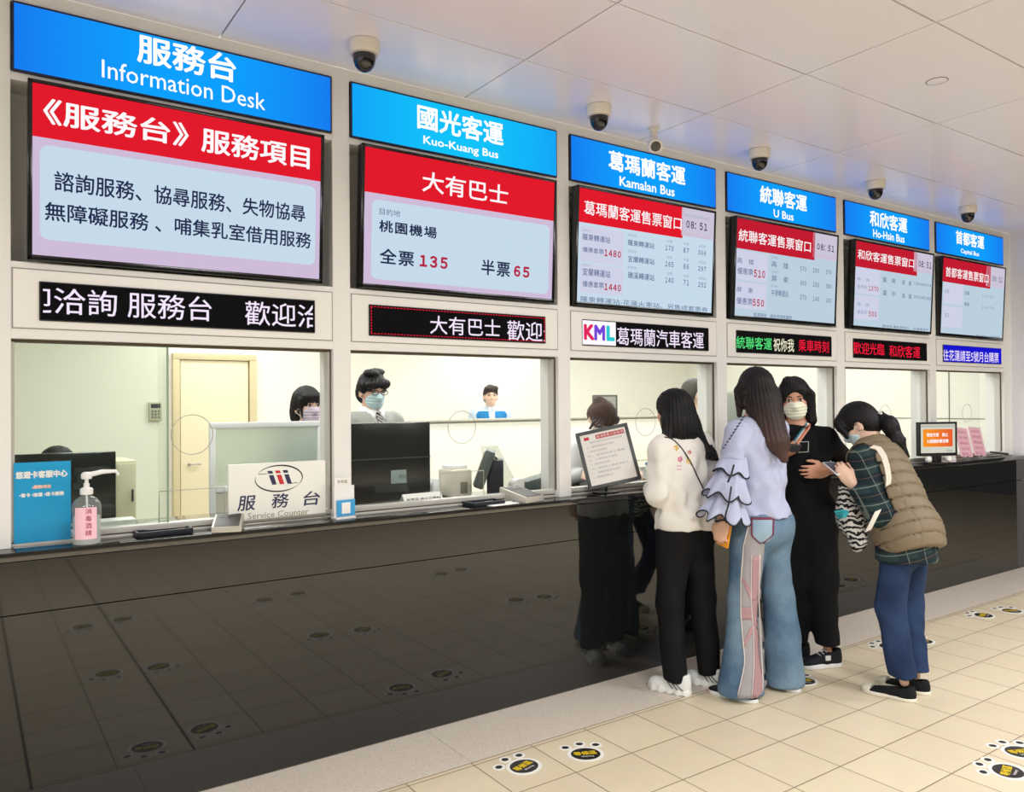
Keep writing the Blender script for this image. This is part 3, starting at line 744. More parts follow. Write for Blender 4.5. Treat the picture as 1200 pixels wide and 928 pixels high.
# white service-counter sign
a, c = at(267, 523, .10), at(390, 603, .10)
o = thing('desk_sign', 'white upright sign with iii emblem and Service Counter lettering', 'sign', (1.137, .112, ZT))
hw = .216; zt = .268
MB().box(-hw, hw, 0, .012, .004, zt, .002).done('sign_board', mat('sign_board_white', (238, 238, 230), .4), o)
MB().box(-hw-.004, hw+.004, -.012, .03, 0, .012, .002).box(-hw, hw, -.010, 0, .010, .030, .002).done('foot_rail', steel, o)
fs_ = mat('sign_navy', (44, 44, 84), .5); fr_ = mat('sign_red', (200, 32, 48), .5); fk_ = mat('sign_black', (32, 30, 32), .5)
for ch, x0 in (('服', -.180), ('務', -.033), ('台', .112)): text('brush_character', ch, x0, x0+.078, .068, .132, -.001, fs_, o, .012, shear=.12)
text('latin_lettering', 'Service Counter', -.135, .135, .030, .056, -.001, gold, o)
b = MB()
def arcband(a0, a1, rx, ry, w0, w1, n=40):
    vs, fs = [], []
    for k in range(n+1):
        t_ = k/n; a_ = R(a0+(a1-a0)*t_); ww = w0+(w1-w0)*math.sin(math.pi*t_)
        cx_, cz_ = .002, .198
        vs += [(cx_+(rx-ww)*math.cos(a_), -.001, cz_+(ry-ww)*math.sin(a_)), (cx_+(rx+ww)*math.cos(a_), -.001, cz_+(ry+ww)*math.sin(a_))]
    for k in range(n): fs.append((2*k, 2*k+1, 2*k+3, 2*k+2))
    b.add(vs, fs)
arcband(150, -40, .105, .057, .0006, .0032); arcband(168, 325, .105, .057, .0006, .0032)
b.add([(-.09, -.001, .222), (-.05, -.001, .223), (-.05, -.001, .2205), (-.09, -.001, .2195)], [(0, 1, 2, 3)])
b.add([(.05, -.001, .173), (.085, -.001, .176), (.085, -.001, .1735), (.05, -.001, .1705)], [(0, 1, 2, 3)])
b.done('emblem_oval', fk_, o, ang=None)
for k, m in enumerate((fs_, fr_, fs_)):
    x = -.043+.034*k
    MB().add([(x, -.0012, .214), (x+.020, -.0012, .214), (x+.034, -.0012, .172), (x+.014, -.0012, .172)], [(0, 1, 2, 3)]).add([(x-.008, -.0012, .233), (x+.014, -.0012, .233), (x+.0185, -.0012, .221), (x-.002, -.0012, .221)], [(0, 1, 2, 3)]).done('emblem_stroke', m, o, ang=None)
# card terminals: silver wedges with a dark display
def wedge(lab, loc, rot, s=1.0):
    o = thing('card_terminal', lab, 'card terminal', loc, (0, 0, rot), 'silver card terminals on the counter')
    w, d = .058*s, .075*s
    MB().prism([(-d, 0), (d, 0), (d, .058*s), (-d, .024*s)], -w, w, 'x', .003).done('terminal_body', mat('terminal_silver', (196, 192, 180), .35, metal=.3), o)
    fr = Matrix.Translation((0, -d, .0245*s)) @ Matrix.Rotation(math.atan2(.034, .15), 4, 'X')
    b = MB(); b.X = fr; b.box(-w*.85, w*.85, .004, .145*s, 0, .0015); b.done('top_plate', mat('terminal_plate', (66, 62, 58), .5), o)
    text('display_digits', '感應區 MK', -w*.6, w*.6, .1*s, .13*s, -.003, blackp, o, .02, frame=fr @ Matrix.Rotation(-math.pi/2, 4, 'X'))
    return o
wedge('silver wedge card terminal in front of the white Service Counter sign', (.905, .06, ZT+.001), R(-20))
wedge('silver wedge card terminal in front of the dark receipt printer', (2.44, .10, ZT+.001), R(14), 1.25)
# card holder with blue card
o = thing('leaflet_holder', 'small white leaflet holder with a blue card, at the first pillar foot', 'leaflet holder', (1.425, .045, ZT+.001), (R(0), 0, R(8)))
MB().box(-.05, .05, 0, .05, 0, .010, .002).box(-.052, .052, .018, .022, .008, .15).done('holder_body', whitep, o)
MB().box(-.045, .04, .026, .029, .01, .185).done('back_card', paper, o); text('card_heading', '參考箱', -.032, .02, .160, .177, .0245, gold, o)
MB().box(-.042, .052, .010, .013, .014, .086).done('blue_card', mat('card_blue', (60, 160, 216), .4), o)
MB().box(-.018, .026, .0085, .0098, .024, .074).done('white_square', paper, o)
# dark trays, papers and pens
def tray(lab, x, y, w, d, rot=0):
    o = thing('cash_tray', lab, 'tray', (x, y, ZT+.001), (0, 0, rot), 'dark cash trays on the counter')
    MB().box(-w, w, -d, d, 0, .006, .002).done('tray_base', mat('navy_tray', (26, 30, 40), .4), o)
    b = MB(); b.box(-w, w, -d, -d+.008, 0, .022, .002); b.box(-w, w, d-.008, d, 0, .022, .002); b.box(-w, -w+.008, -d, d, 0, .022, .002); b.box(w-.008, w, -d, d, 0, .022, .002)
    b.done('tray_rim', MATS['navy_tray'], o)
tray('dark tray right of the sanitizer bottle', .66, .10, .105, .045, R(3)); tray('dark tray right of the large black monitor', 2.19, .085, .10, .05, R(2))
def sheets(lab, x, y, w, d, n=4, rot=0, m=None, cat='paper', dz=.0):
    o = thing('paper_sheets', lab, cat, (x, y, ZT+.001+dz), (0, 0, rot))
    for k in range(n):
        b = MB(); b.X = Matrix.Rotation(R(random.uniform(-9, 9)), 4, 'Z')
        b.box(-w, w, -d, d, .0015*k, .0015*k+.0012); b.done('sheet', m if (m and k == n-1) else paper, o)
sheets('loose white papers beside the dark tray at the second window', 2.27, .03, .09, .03, 3, R(10))
sheets('white papers with a pink top sheet behind the first silver terminal', .86, .20, .06, .045, 6, R(-20), pinkm)
o = thing('paper_box', 'low white box behind the sanitizer bottle', 'box', (.52, .34, ZT+.001))
MB().box(-.09, .07, -.05, .05, 0, .045, .002).done('box_body', paper, o); MB().box(-.091, .071, -.051, .051, .034, .047, .002).done('box_lid', whitep, o)
o = thing('stapler', 'small grey stapler beside the low white box', 'stapler', (.67, .30, ZT+.001), (0, 0, R(20)))
MB().box(-.05, .05, -.014, .014, 0, .008, .002).done('stapler_base', charc, o)
MB().prism([(-.05, .010), (.05, .012), (.045, .032), (-.045, .026)], -.012, .012, 'y', .003).done('stapler_arm', greyp, o)
o = thing('ballpoint_pen', 'blue and white pen lying by the second window tray', 'pen', (2.33, .085, ZT+.004), (0, 0, R(-12)))
MB().tube([(-.06, 0, 0), (.035, 0, 0)], .004, 10).done('pen_barrel', whitep, o); MB().tube([(.035, 0, 0), (.062, 0, 0), (.07, 0, 0)], [.0045, .0045, .001], 10).done('pen_cap', mat('pen_blue', (36, 52, 140), .4), o)
o = thing('name_card', 'folded white name card below the large black monitor', 'name card', (1.92, .25, ZT+.012), (0, 0, R(4)))
MB().prism([(-.035, 0), (0, .055), (.035, 0), (.032, 0), (0, .051), (-.032, 0)], -.115, .115, 'x').done('card', paper, o)
text('card_lettering', '售票員 請出示證件', -.10, .10, .010, .040, 0, ink, o, .01, frame=Matrix.Translation((0, -.036, 0)) @ Matrix.Rotation(R(-32), 4, 'X'))
# point-of-sale display on a black pedestal
o = thing('customer_display', 'tilted dark display on a black pedestal in the second window', 'display', (2.44, .44, ZT), (0, 0, R(-34)))
b = MB(); b.X = Matrix.Translation((-.05, 0, .05)) @ Matrix.Rotation(R(20), 4, 'Y')
b.box(-.028, .03, -.12, .12, 0, .22, .014); b.done('display_housing', mat('display_grey', (84, 92, 88), .3), o)
b = MB(); b.X = Matrix.Translation((-.05, 0, .05)) @ Matrix.Rotation(R(20), 4, 'Y')
b.box(-.034, -.027, -.11, .11, .012, .208, .003); b.done('display_rim', greyp, o)
MB().box(.0, .095, -.06, .06, 0, .205, .012).done('pedestal', mat('pedestal_black', (24, 28, 40), .35), o)
b = MB(); b.tube([(-.0, -.02, .215), (.02, -.02, .235), (.05, -.02, .215), (.065, -.02, .20)], .006); b.done('cable', blackp, o)
o = thing('card_printer', 'beige upright printer left of the tilted display', 'printer', (2.27, .50, ZT))
MB().box(-.06, .075, -.06, .10, 0, .155, .018).done('printer_body', beigep, o); MB().box(-.005, .04, -.063, -.058, .02, .085, .002).done('front_panel', mat('panel_olive', (126, 124, 104), .5), o)
MB().box(-.045, .06, -.03, .08, .154, .176, .006).done('paper_stack', paper, o)
o = thing('paper_organizer', 'white desk organizer left of the beige printer', 'organizer', (2.145, .56, ZT))
b = MB()
for k in range(3): b.box(-.05+.035*k, -.045+.035*k, -.05, .08, 0, .10)
b.box(-.05, .03, -.05, .08, 0, .006); b.done('dividers', whitep, o); MB().box(-.04, -.02, -.03, .07, .006, .085).done('forms', paper, o)
o = thing('acrylic_sheet', 'large clear acrylic sheet leaning behind the tilted display', 'acrylic sheet', (2.66, .60, ZT), (R(-6), 0, 0))
MB().prism([(-.10, 0), (.12, 0), (-.02, .27), (-.14, .27)], 0, .004, 'y').done('sheet', glass_mat('grey_acrylic', (.86, .87, .86), 1.45), o)
o = thing('receipt_printer', 'dark receipt printer with grey-green paper sticking up in the second window', 'printer', (2.72, .33, ZT+.001), (0, 0, R(-14)))
MB().prism([(-.10, 0), (.10, 0), (.105, .08), (.07, .115), (-.10, .075)], -.065, .065, 'y', .006).done('printer_body', mat('printer_dark', (62, 74, 68), .35), o)
b = MB(); b.X = Matrix.Rotation(R(12), 4, 'X'); b.box(.02, .095, .03, .033, .09, .20, .001); b.done('paper_slip', mat('slip_green', (150, 176, 164), .6), o)
MB().lathe([(.045, -.04), (.045, .04)], (-.125, 0, .046), 24, axis='y').done('paper_roll', paper, o)
MB().box(.02, .08, -.068, -.064, .03, .055, .001).done('button_panel', charc, o)
# framed notice tilted on the counter by the third window
c = at(711, 540, .07)
o = thing('notice_stand', 'black framed notice with red heading leaning on the counter at the third window', 'notice', (3.019, .06, ZT+.001))
M = Matrix.Translation((0, .0, 1.243-ZT)) @ Matrix.Rotation(R(-35), 4, 'Z') @ Matrix.Rotation(R(-14), 4, 'X') @ Matrix.Rotation(R(-12), 4, 'Y')
def fb(): b = MB(); b.X = M; return b
hw, hh = .133, .148
fb().box(-hw-.018, hw+.018, .0, .05, -hh-.018, hh+.018, .006).done('frame_box', mat('notice_frame', (40, 42, 44), .35), o)
b = fb()
for x0, x1, z0, z1 in ((-hw-.02, hw+.02, hh, hh+.02), (-hw-.02, hw+.02, -hh-.02, -hh), (-hw-.02, -hw, -hh, hh), (hw, hw+.02, -hh, hh)): b.box(x0, x1, -.006, .004, z0, z1, .002)
b.done('frame_rim', charc, o)
sh = fb().box(-hw, hw, -.002, 0, -hh, hh).done('sheet', paper, o)
fb().box(-hw+.02, -hw+.05, -.003, -.001, hh-.034, hh-.016).box(-hw+.09, hw-.01, -.003, -.001, hh-.036, hh-.012).done('red_heading', fr_, sh)
text('heading_text', '客運售票公告事項', -hw+.095, hw-.015, hh-.032, hh-.016, -.0035, paper, sh, frame=M)
for k in range(9): text('text_line', ['一、購票時請先告知目的地及時間', '二、優待票請出示證件', '三、車票當日有效 逾期作廢', '四、退票酌收手續費', '五、行李請自行保管', '六、請依序排隊候車', '七、敬老愛心票請洽窗口', '八、團體票請提前預約', '九、如有疑問請洽服務人員'][k], -hw+.02, hw-.03-.05*(k % 3), hh-.056-.025*k, hh-.046-.025*k, -.003, mat('faint_ink', (172, 168, 176), .6), sh, frame=M)
b = MB(); b.box(-.06, .08, .0, .07, 0, .008, .003); b.tube([(.03, .05, 0), (.03, .06, .14)], .008); b.done('easel_leg', blackp, o)
o = thing('tape_dispenser', 'small dark green tape dispenser right of the framed notice', 'tape dispenser', (3.40, .07, ZT+.001))
MB().prism([(-.05, 0), (.05, 0), (.05, .02), (.02, .05), (-.03, .055), (-.05, .03)], -.02, .02, 'y', .004).done('dispenser_body', mat('dark_green', (30, 56, 50), .4), o)
MB().lathe([(.02, -.012), (.02, .012)], (-.015, 0, .045), 20, axis='y').done('tape_roll', beigep, o)
o = thing('water_bottle', 'small clear bottle with blue cap between the notice and the white sweater', 'bottle', (3.56, .30, ZT+.001))
MB().lathe([(.024, 0), (.028, .005), (.028, .09), (.022, .105), (.011, .118), (.011, .124)], n=24).done('bottle_body', bot, o); MB().lathe([(.013, .122), (.013, .138), (.001, .139)], n=20).done('cap', mat('cap_blue', (80, 150, 200), .4), o)
MB().lathe([(.0285, .04), (.0285, .075)], n=24, caps=False).done('bottle_label', paper, o)
# leaflet rack behind the second pillar
o = thing('leaflet_rack', 'red and yellow leaflets propped behind the notice at the pillar', 'leaflet rack', (2.92, .42, ZT))
MB().box(-.06, .03, .02, .026, .10, .36, .001).done('acrylic_back', acryl, o)
MB().box(-.055, -.005, .012, .018, .235, .355).done('red_leaflet', mat('leaflet_red', (216, 40, 56), .5), o); MB().box(-.055, 0.01, .012, .018, .14, .21).done('yellow_leaflet', mat('leaflet_yellow', (214, 206, 150), .5), o)
MB().box(-.06, -.02, -.04, .03, 0, .10, .004).done('rack_box', charc, o)
# yellow-green notice by the third window's right jamb
o = thing('window_notice', 'yellow-green notice card standing at the right jamb of the third window', 'notice', (3.925, .215, ZT+.001))
MB().box(-.062, .062, 0, .006, 0, .335, .001).box(-.062, .062, -.02, .03, 0, .006).done('card', mat('notice_lime', (222, 222, 140), .55), o)
gr = mat('notice_green', (70, 120, 70), .5)
text('notice_characters', '優待', -.045, .045, .265, .305, -.001, gr, o, .03); text('notice_characters', '票', -.002, .04, .20, .24, -.001, gr, o, .03); text('notice_characters', '購', -.002, .04, .15, .19, -.001, gr, o, .02)
# wall monitor beyond the third window
p = at(711, 486, 1.6)
o = thing('small_screen', 'small grey framed screen behind the staff member with tied hair', 'screen', (p[0], 1.6, 1.49), (0, 0, R(-12)))
MB().box(-.105, .105, 0, .06, -.115, .125, .006).done('screen_case', mat('screen_frame_grey', (92, 92, 84), .4), o); MB().box(-.09, .085, -.003, .001, -.10, .11).done('screen_face', mat('screen_face_grey', (186, 186, 170), .3), o)
MB().box(-.02, .02, .02, .04, -.46, -.11, .003).box(-.1, .1, -.05, .1, -.47, -.455, .003).done('screen_stand', charc, o)
o = thing('office_cabinet', 'pale grey filing cabinet under the small screen', 'cabinet', (p[0], 1.65, 0))
MB().box(-.3, .3, -.2, .25, 0, 1.015, .006).done('cabinet_body', greyp, o)
for k in range(3): q = MB().box(-.28, .28, -.208, -.2, .05+.32*k, .34+.32*k, .004).done('drawer', beigep, o); MB().box(-.05, .05, -.22, -.208, .22+.32*k, .235+.32*k, .003).done('drawer_handle', steel, q)
# monitor with orange message by the last windows
p = at(1094, 512, .10)
o = thing('counter_monitor', 'small monitor with orange message standing on the counter near its right end', 'monitor', (6.535, -.005, ZT+.001), (0, 0, R(-24)))
o.scale = (.78, .78, .84)
b = MB(); b.box(-.225, .225, 0, .045, .075, .405, .008); b.done('monitor_case', blackp, o)
b = MB()
for x0, x1, z0, z1 in ((-.225, .225, .385, .405), (-.225, .225, .075, .105), (-.225, -.205, .075, .405), (.205, .225, .075, .405)): b.box(x0, x1, -.008, .002, z0, z1, .002)
b.done('monitor_bezel', blackp, o)
s = MB().box(-.206, .206, -.002, .0, .104, .386).done('screen', glow('screen_beige', (222, 222, 206), .9), o)
m = bpy.data.materials.new('lit_orange_box'); m.use_nodes = True; nt = m.node_tree; nt.nodes.clear()
tc = nt.nodes.new('ShaderNodeTexCoord'); sp = nt.nodes.new('ShaderNodeSeparateXYZ'); rp = nt.nodes.new('ShaderNodeValToRGB'); e = nt.nodes.new('ShaderNodeEmission'); oo = nt.nodes.new('ShaderNodeOutputMaterial')
rp.color_ramp.elements[0].color = rgb((250, 150, 30)); rp.color_ramp.elements[1].color = rgb((232, 92, 50)); nt.links.new(tc.outputs['Generated'], sp.inputs[0]); nt.links.new(sp.outputs[0], rp.inputs[0]); nt.links.new(rp.outputs[0], e.inputs[0]); nt.links.new(e.outputs[0], oo.inputs[0])
MB().box(-.175, .175, -.003, -.0015, .165, .335).done('orange_box', m, s)
text('message', '現金交易　禁止', -.135, .12, .262, .300, -.004, scr_white, s, .03); text('message', '大面額鈔票找零', -.135, .125, .200, .238, -.004, scr_white, s, .03)
MB().box(-.20, .20, -.003, -.0015, .352, .378).box(.10, .18, -.003, -.0015, .115, .135).done('menu_bar', glow('menu_bar_grey', (196, 198, 186), .9), s)
MB().box(-.045, .045, .0, .04, 0.01, .09, .01).box(-.11, .11, -.05, .10, 0, .014, .005).done('monitor_foot', blackp, o)
for sx_ in (-1, 1):
    b = MB(); b.ball((sx_*.12, -.01, .045), (.035, .03, .03)); b.done('speaker', whitep, o)
# pink price leaflets, pen on a cord, desk calendar
def pink_leaf(x, lab):
    o = thing('pink_leaflet', lab, 'leaflet', (x, .06, ZT+.010), (R(-16), R(5), R(-8)), 'pink leaflets in acrylic stands')
    MB().box(-.085, .085, 0, .002, .014, .275).done('pink_sheet', pinkm, o); MB().box(-.10, .10, -.004, -.001, 0, .285).box(-.10, .10, -.06, -.004, 0, .004).done('acrylic_stand', acryl, o)
    for k in range(5): text('printed_line', ['票價公告', '臺北 宜蘭', '羅東 礁溪', '全票 半票', '敬老 愛心'][k], -.055, .055, .225-.05*k, .25-.05*k, -.001, mat('rose_ink', (206, 120, 150), .6), o)
    MB().ball((0, -.006, .012), .008, 10, 8).done('peg', mat('maroon', (100, 40, 50), .4), o)
pink_leaf(7.16, 'pink price leaflet in an acrylic stand, right beside the orange-message monitor'); pink_leaf(7.40, 'pink price leaflet in an acrylic stand, nearest the right wall')
o = thing('desk_calendar', 'white gridded calendar card between the monitor and the pink leaflets', 'calendar', (6.97, .11, ZT+.003), (R(-10), R(4), R(-10)))
q = MB().box(-.07, .07, 0, .003, 0, .26).done('card', paper, o); b = MB()
for k in range(7): b.box(-.06, .06, -.0015, 0, .03+.03*k, .0315+.03*k)
for k in range(5): b.box(-.06+.03*k, -.0588+.03*k, -.0015, 0, .03, .21)
b.done('grid', mat('grid_grey', (180, 170, 150), .6), q)
o = thing('pen_holder', 'black pen lying in a holder at the far right end of the counter', 'pen', (7.72, .06, ZT+.002), (0, 0, R(-8)))
MB().tube([(-.11, 0, .045), (.14, 0, .018)], [.008, .012], 10).done('pen', charc, o); MB().lathe([(.025, 0), (.025, .006), (.008, .012), (.008, .02)], (.12, 0, 0), 18).done('holder_base', steel, o)
sheets('pink slips lying below the orange-message monitor', 6.82, .05, .05, .03, 3, R(-20), pinkm)
# inside the first window: keypad, frosted screen, small cabinet
p = at(182, 482, 4.58)
o = thing('wall_keypad', 'small beige keypad on the wall left of the ivory door', 'keypad', (p[0], 4.6, p[2]))
MB().box(-.055, .055, -.035, -.001, -.085, .085, .006).done('keypad_body', mat('keypad_beige', (196, 192, 166), .5), o)
MB().box(-.04, .04, -.037, -.034, .03, .07).done('keypad_display', charc, o)
for r_ in range(3):
    for c_ in range(3): MB().box(-.036+.027*c_, -.018+.027*c_, -.039, -.034, -.065+.028*r_, -.045+.028*r_, .001).done('key', mat('key_grey', (120, 122, 112), .5), o)
o = thing('frosted_screen', 'low frosted glass desk screen with white frame before the ivory door', 'screen', (1.37, 1.0, ZT-.30))
fz = .42
b = MB()
for x0, x1, z0, z1 in ((-.31, .31, fz+.28, fz+.31), (-.279, .279, .36, .39), (-.31, -.28, 0, fz+.279), (.28, .31, 0, fz+.279)): b.box(x0, x1, -.015, .015, z0, z1, .003)
b.done('screen_frame', whitep, o)
MB().box(-.285, .285, -.003, .003, .385, fz+.285).done('frosted_pane', mat('frosted_green', (228, 238, 224), .5, trans=.6), o)
MB().box(-.285, .285, -.006, .006, .01, .365).done('lower_panel', beigep, o)
MB().box(-.31, .31, -.15, .15, -.73, .0, .004).done('desk_pedestal', greyp, o)
o = thing('file_cabinet', 'small ivory cabinet beside the black monitor in the first window', 'cabinet', (at(141, 540, 1.9)[0], 1.9, 0))
MB().box(-.055, .055, -.2, .2, 0, 1.235, .006).done('cabinet_body', mat('cabinet_ivory', (222, 214, 184), .5), o)
for k in range(2): q = MB().box(-.048, .048, -.207, -.2, .05+.60*k, .62+.60*k, .004).done('cabinet_door', MATS['cabinet_ivory'], o); MB().box(.028, .038, -.222, -.207, .40+.60*k, .47+.60*k, .003).done('door_handle', charc, q)
# grey lockers seen through the fourth window
a0, a1 = at(852, 470, 1.5), at(912, 470, 1.5)
o = thing('office_locker', 'tall grey locker cabinet seen through the fourth window', 'cabinet', ((a0[0]+a1[0])/2, 1.75, 0))
hw = (a1[0]-a0[0])/2+.12
MB().box(-hw, hw, -.25, .25, 0, 1.64, .006).done('locker_body', mat('locker_grey', (186, 188, 176), .5), o)
for k in range(2):
    q = MB().box(-hw+.01+hw*k, -.01+hw*k, -.258, -.25, 1.02, 1.62, .003).done('locker_door', mat('locker_door_grey', (172, 178, 166), .5), o); MB().box(-.06+hw*k, -.04+hw*k, -.275, -.258, 1.25, 1.38, .003).done('locker_handle', charc, q)
    MB().box(-hw+.01+hw*k, -.01+hw*k, -.258, -.25, .05, .98, .003).done('locker_door', mat('locker_green', (120, 136, 122), .5), o)
# ================================================================== people: bodies and clothes as smooth implicit surfaces
V = lambda *a: np.array(a, float)
def unit(v): v = np.asarray(v, float); return v/np.linalg.norm(v)
def cap(a, b, ra, rb, k=.03, n=None, s=1.0): return ('c', np.asarray(a, float), np.asarray(b, float), ra, rb, k, None if n is None else unit(n), s)
def elp(c, axes, r, k=.03): return ('e', np.asarray(c, float), np.asarray(axes, float), np.asarray(r, float), k)
def sub(p, k=.01): return ('-', p, k)
def grp(prims, k=.03): return ('g', prims, k)                                # a limb with its own cuts, joined smoothly
def inter(p, k=.008): return ('&', p, k)
def cut(pt, n, k=.004): return ('p', np.asarray(pt, float), unit(n), k)      # removes what lies on the side n points to
def prim_d(p, P):
    if p[0] == 'c':
        _, a, b, ra, rb, k, n, s = p
        q = P-a; ba = b-a
        if n is not None:
            q = q+np.outer(q@n*(1/s-1), n); ba = ba+n*(ba@n)*(1/s-1)
        t = np.clip(q@ba/max(ba@ba, 1e-9), 0, 1)
        d = np.linalg.norm(q-np.outer(t, ba), axis=1)-(ra+(rb-ra)*t)
        return d*min(1, s) if n is not None else d
    if p[0] == 'e':
        _, c, A, r, k = p
        q = (P-c)@A.T
        k0 = np.linalg.norm(q/r, axis=1); k1 = np.linalg.norm(q/(r*r), axis=1)
        return np.where(k1 > 1e-9, k0*(k0-1)/np.maximum(k1, 1e-9), -r.min())
    if p[0] == 'p': return (P-p[1])@p[2]
    if p[0] == 'g': return sdf(p[1], P)
def smin(a, b, k):
    if k <= 0: return np.minimum(a, b)
    h = np.clip(.5+.5*(a-b)/k, 0, 1)
    return a+(b-a)*h-k*h*(1-h)
def sdf(prims, P):
    d = None
    for p in prims:
        if p[0] == '-': d = -smin(-d, prim_d(p[1], P), p[2])
        elif p[0] == '&': d = -smin(-d, -(sdf(p[1], P) if isinstance(p[1], list) else prim_d(p[1], P)), p[2])
        elif p[0] == 'p': d = -smin(-d, -prim_d(p, P), p[3])
        else:
            e = prim_d(p, P); d = e if d is None else smin(d, e, p[5] if p[0] == 'c' else p[-1])
    return d
def bounds(prims):
    lo, hi = [], []
    for p in prims:
        if p[0] == 'c':
            r = max(p[3], p[4]); lo.append(np.minimum(p[1], p[2])-r); hi.append(np.maximum(p[1], p[2])+r)
        elif p[0] == 'e':
            e = np.sqrt(((p[2]*p[3][:, None])**2).sum(0)); lo.append(p[1]-e); hi.append(p[1]+e)
        elif p[0] == 'g':
            a, b = bounds(p[1]); lo.append(a); hi.append(b)
    return np.min(lo, 0), np.max(hi, 0)
def mesh_sdf(prims, h=.006, disp=None, amp=0.0, box=None):
    """naive surface nets over a sparse grid; returns vertices and quads"""
    lo, hi = bounds(prims) if box is None else box
    lo = lo-.02-amp; hi = hi+.02+amp
    B = 6
    nb = np.ceil((hi-lo)/(h*B)).astype(int)+1
    cx = [lo[i]+h*B*(np.arange(nb[i])+.5)-h*.5 for i in range(3)]
    G = np.stack(np.meshgrid(*cx, indexing='ij'), -1).reshape(-1, 3)
    dc = sdf(prims, G)
    vals = np.repeat(np.repeat(np.repeat(np.where(dc < 0, -1., 1.).reshape(nb).astype(np.float32), B, 0), B, 1), B, 2)
    act = np.nonzero(np.abs(dc) < h*B*1.15+amp)[0]
    off = np.stack(np.meshgrid(*[np.arange(B)]*3, indexing='ij'), -1).reshape(-1, 3)
    bi = np.stack(np.unravel_index(act, nb), -1)
    for c0 in range(0, len(act), 600):
        idx = (bi[c0:c0+600, None, :]*B+off[None]).reshape(-1, 3)
        P = lo+idx*h
        d = sdf(prims, P)
        if disp is not None: d = d-disp(P)
        vals[idx[:, 0], idx[:, 1], idx[:, 2]] = d
    s = vals < 0
    cnt = np.zeros(np.array(s.shape)-1, np.int8)
    for dx in (0, 1):
        for dy in (0, 1):
            for dz in (0, 1): cnt += s[dx:s.shape[0]-1+dx, dy:s.shape[1]-1+dy, dz:s.shape[2]-1+dz]
    C = np.argwhere((cnt > 0) & (cnt < 8))
    ids = -np.ones(cnt.shape, np.int32); ids[C[:, 0], C[:, 1], C[:, 2]] = np.arange(len(C))
    corners = [(x, y, z) for x in (0, 1) for y in (0, 1) for z in (0, 1)]
    acc = np.zeros((len(C), 3)); num = np.zeros(len(C))
    for i, a in enumerate(corners):
        for b in corners[i+1:]:
            if sum(abs(a[k]-b[k]) for k in range(3)) != 1: continue
            va = vals[C[:, 0]+a[0], C[:, 1]+a[1], C[:, 2]+a[2]]; vb = vals[C[:, 0]+b[0], C[:, 1]+b[1], C[:, 2]+b[2]]
            m = (va < 0) != (vb < 0)
            t = np.where(m, va/np.where(m, va-vb, 1), 0)
            p = np.array(a)+t[:, None]*(np.array(b)-np.array(a))
            acc += p*m[:, None]; num += m
    verts = lo+(C+acc/np.maximum(num, 1)[:, None])*h
    quads = []
    for ax in range(3):
        u, v = (ax+1) % 3, (ax+2) % 3
        sl0 = [slice(None)]*3; sl1 = [slice(None)]*3; sl0[ax] = slice(0, -1); sl1[ax] = slice(1, None)
        e = s[tuple(sl0)] != s[tuple(sl1)]
        E = np.argwhere(e); E = E[(E[:, u] > 0) & (E[:, v] > 0) & (E[:, u] < s.shape[u]-1) & (E[:, v] < s.shape[v]-1)]
        ins = s[E[:, 0], E[:, 1], E[:, 2]]
        q = []
        for du, dv in ((1, 1), (0, 1), (0, 0), (1, 0)):
            T = E.copy(); T[:, u] -= du; T[:, v] -= dv; q.append(ids[T[:, 0], T[:, 1], T[:, 2]])
        q = np.stack(q, -1); q = np.where(ins[:, None], q, q[:, ::-1]); quads.append(q[(q >= 0).all(1)])
    return verts, np.concatenate(quads)
def smooth_verts(v, q, it=1, lam=.5):
    n = len(v)
    for _ in range(it):
        acc = np.zeros_like(v); c = np.zeros(n)
        for a, b in ((0, 1), (1, 2), (2, 3), (3, 0)):
            for i, j in ((a, b), (b, a)):
                np.add.at(acc, q[:, i], v[q[:, j]]); np.add.at(c, q[:, i], 1)
        v = v*(1-lam)+lam*acc/np.maximum(c, 1)[:, None]
    return v
def soft(name, prims, m, root, h=.006, disp=None, amp=0.0, sm=1, parent=None, box=None):
    v, q = mesh_sdf(prims, h, disp, amp, box)
    if sm: v = smooth_verts(v, q, sm)
    v = v-np.array(root.location)
    me = bpy.data.meshes.new(name)
    me.vertices.add(len(v)); me.vertices.foreach_set('co', v.astype(np.float32).ravel())
    me.loops.add(q.size); me.polygons.add(len(q))
    me.loops.foreach_set('vertex_index', q.astype(np.int32).ravel()); me.polygons.foreach_set('loop_start', np.arange(0, q.size, 4, dtype=np.int32))
    me.update(calc_edges=True); me.validate()
    return link_mesh(name, me, m, parent or root, ang=None)
def pm(mb, name, m, root, parent=None, ang=40):
    """MB built in world coordinates -> part of root"""
    bmesh.ops.translate(mb.bm, verts=mb.bm.verts[:], vec=-root.location)
    return mb.done(name, m, parent or root, ang=ang)

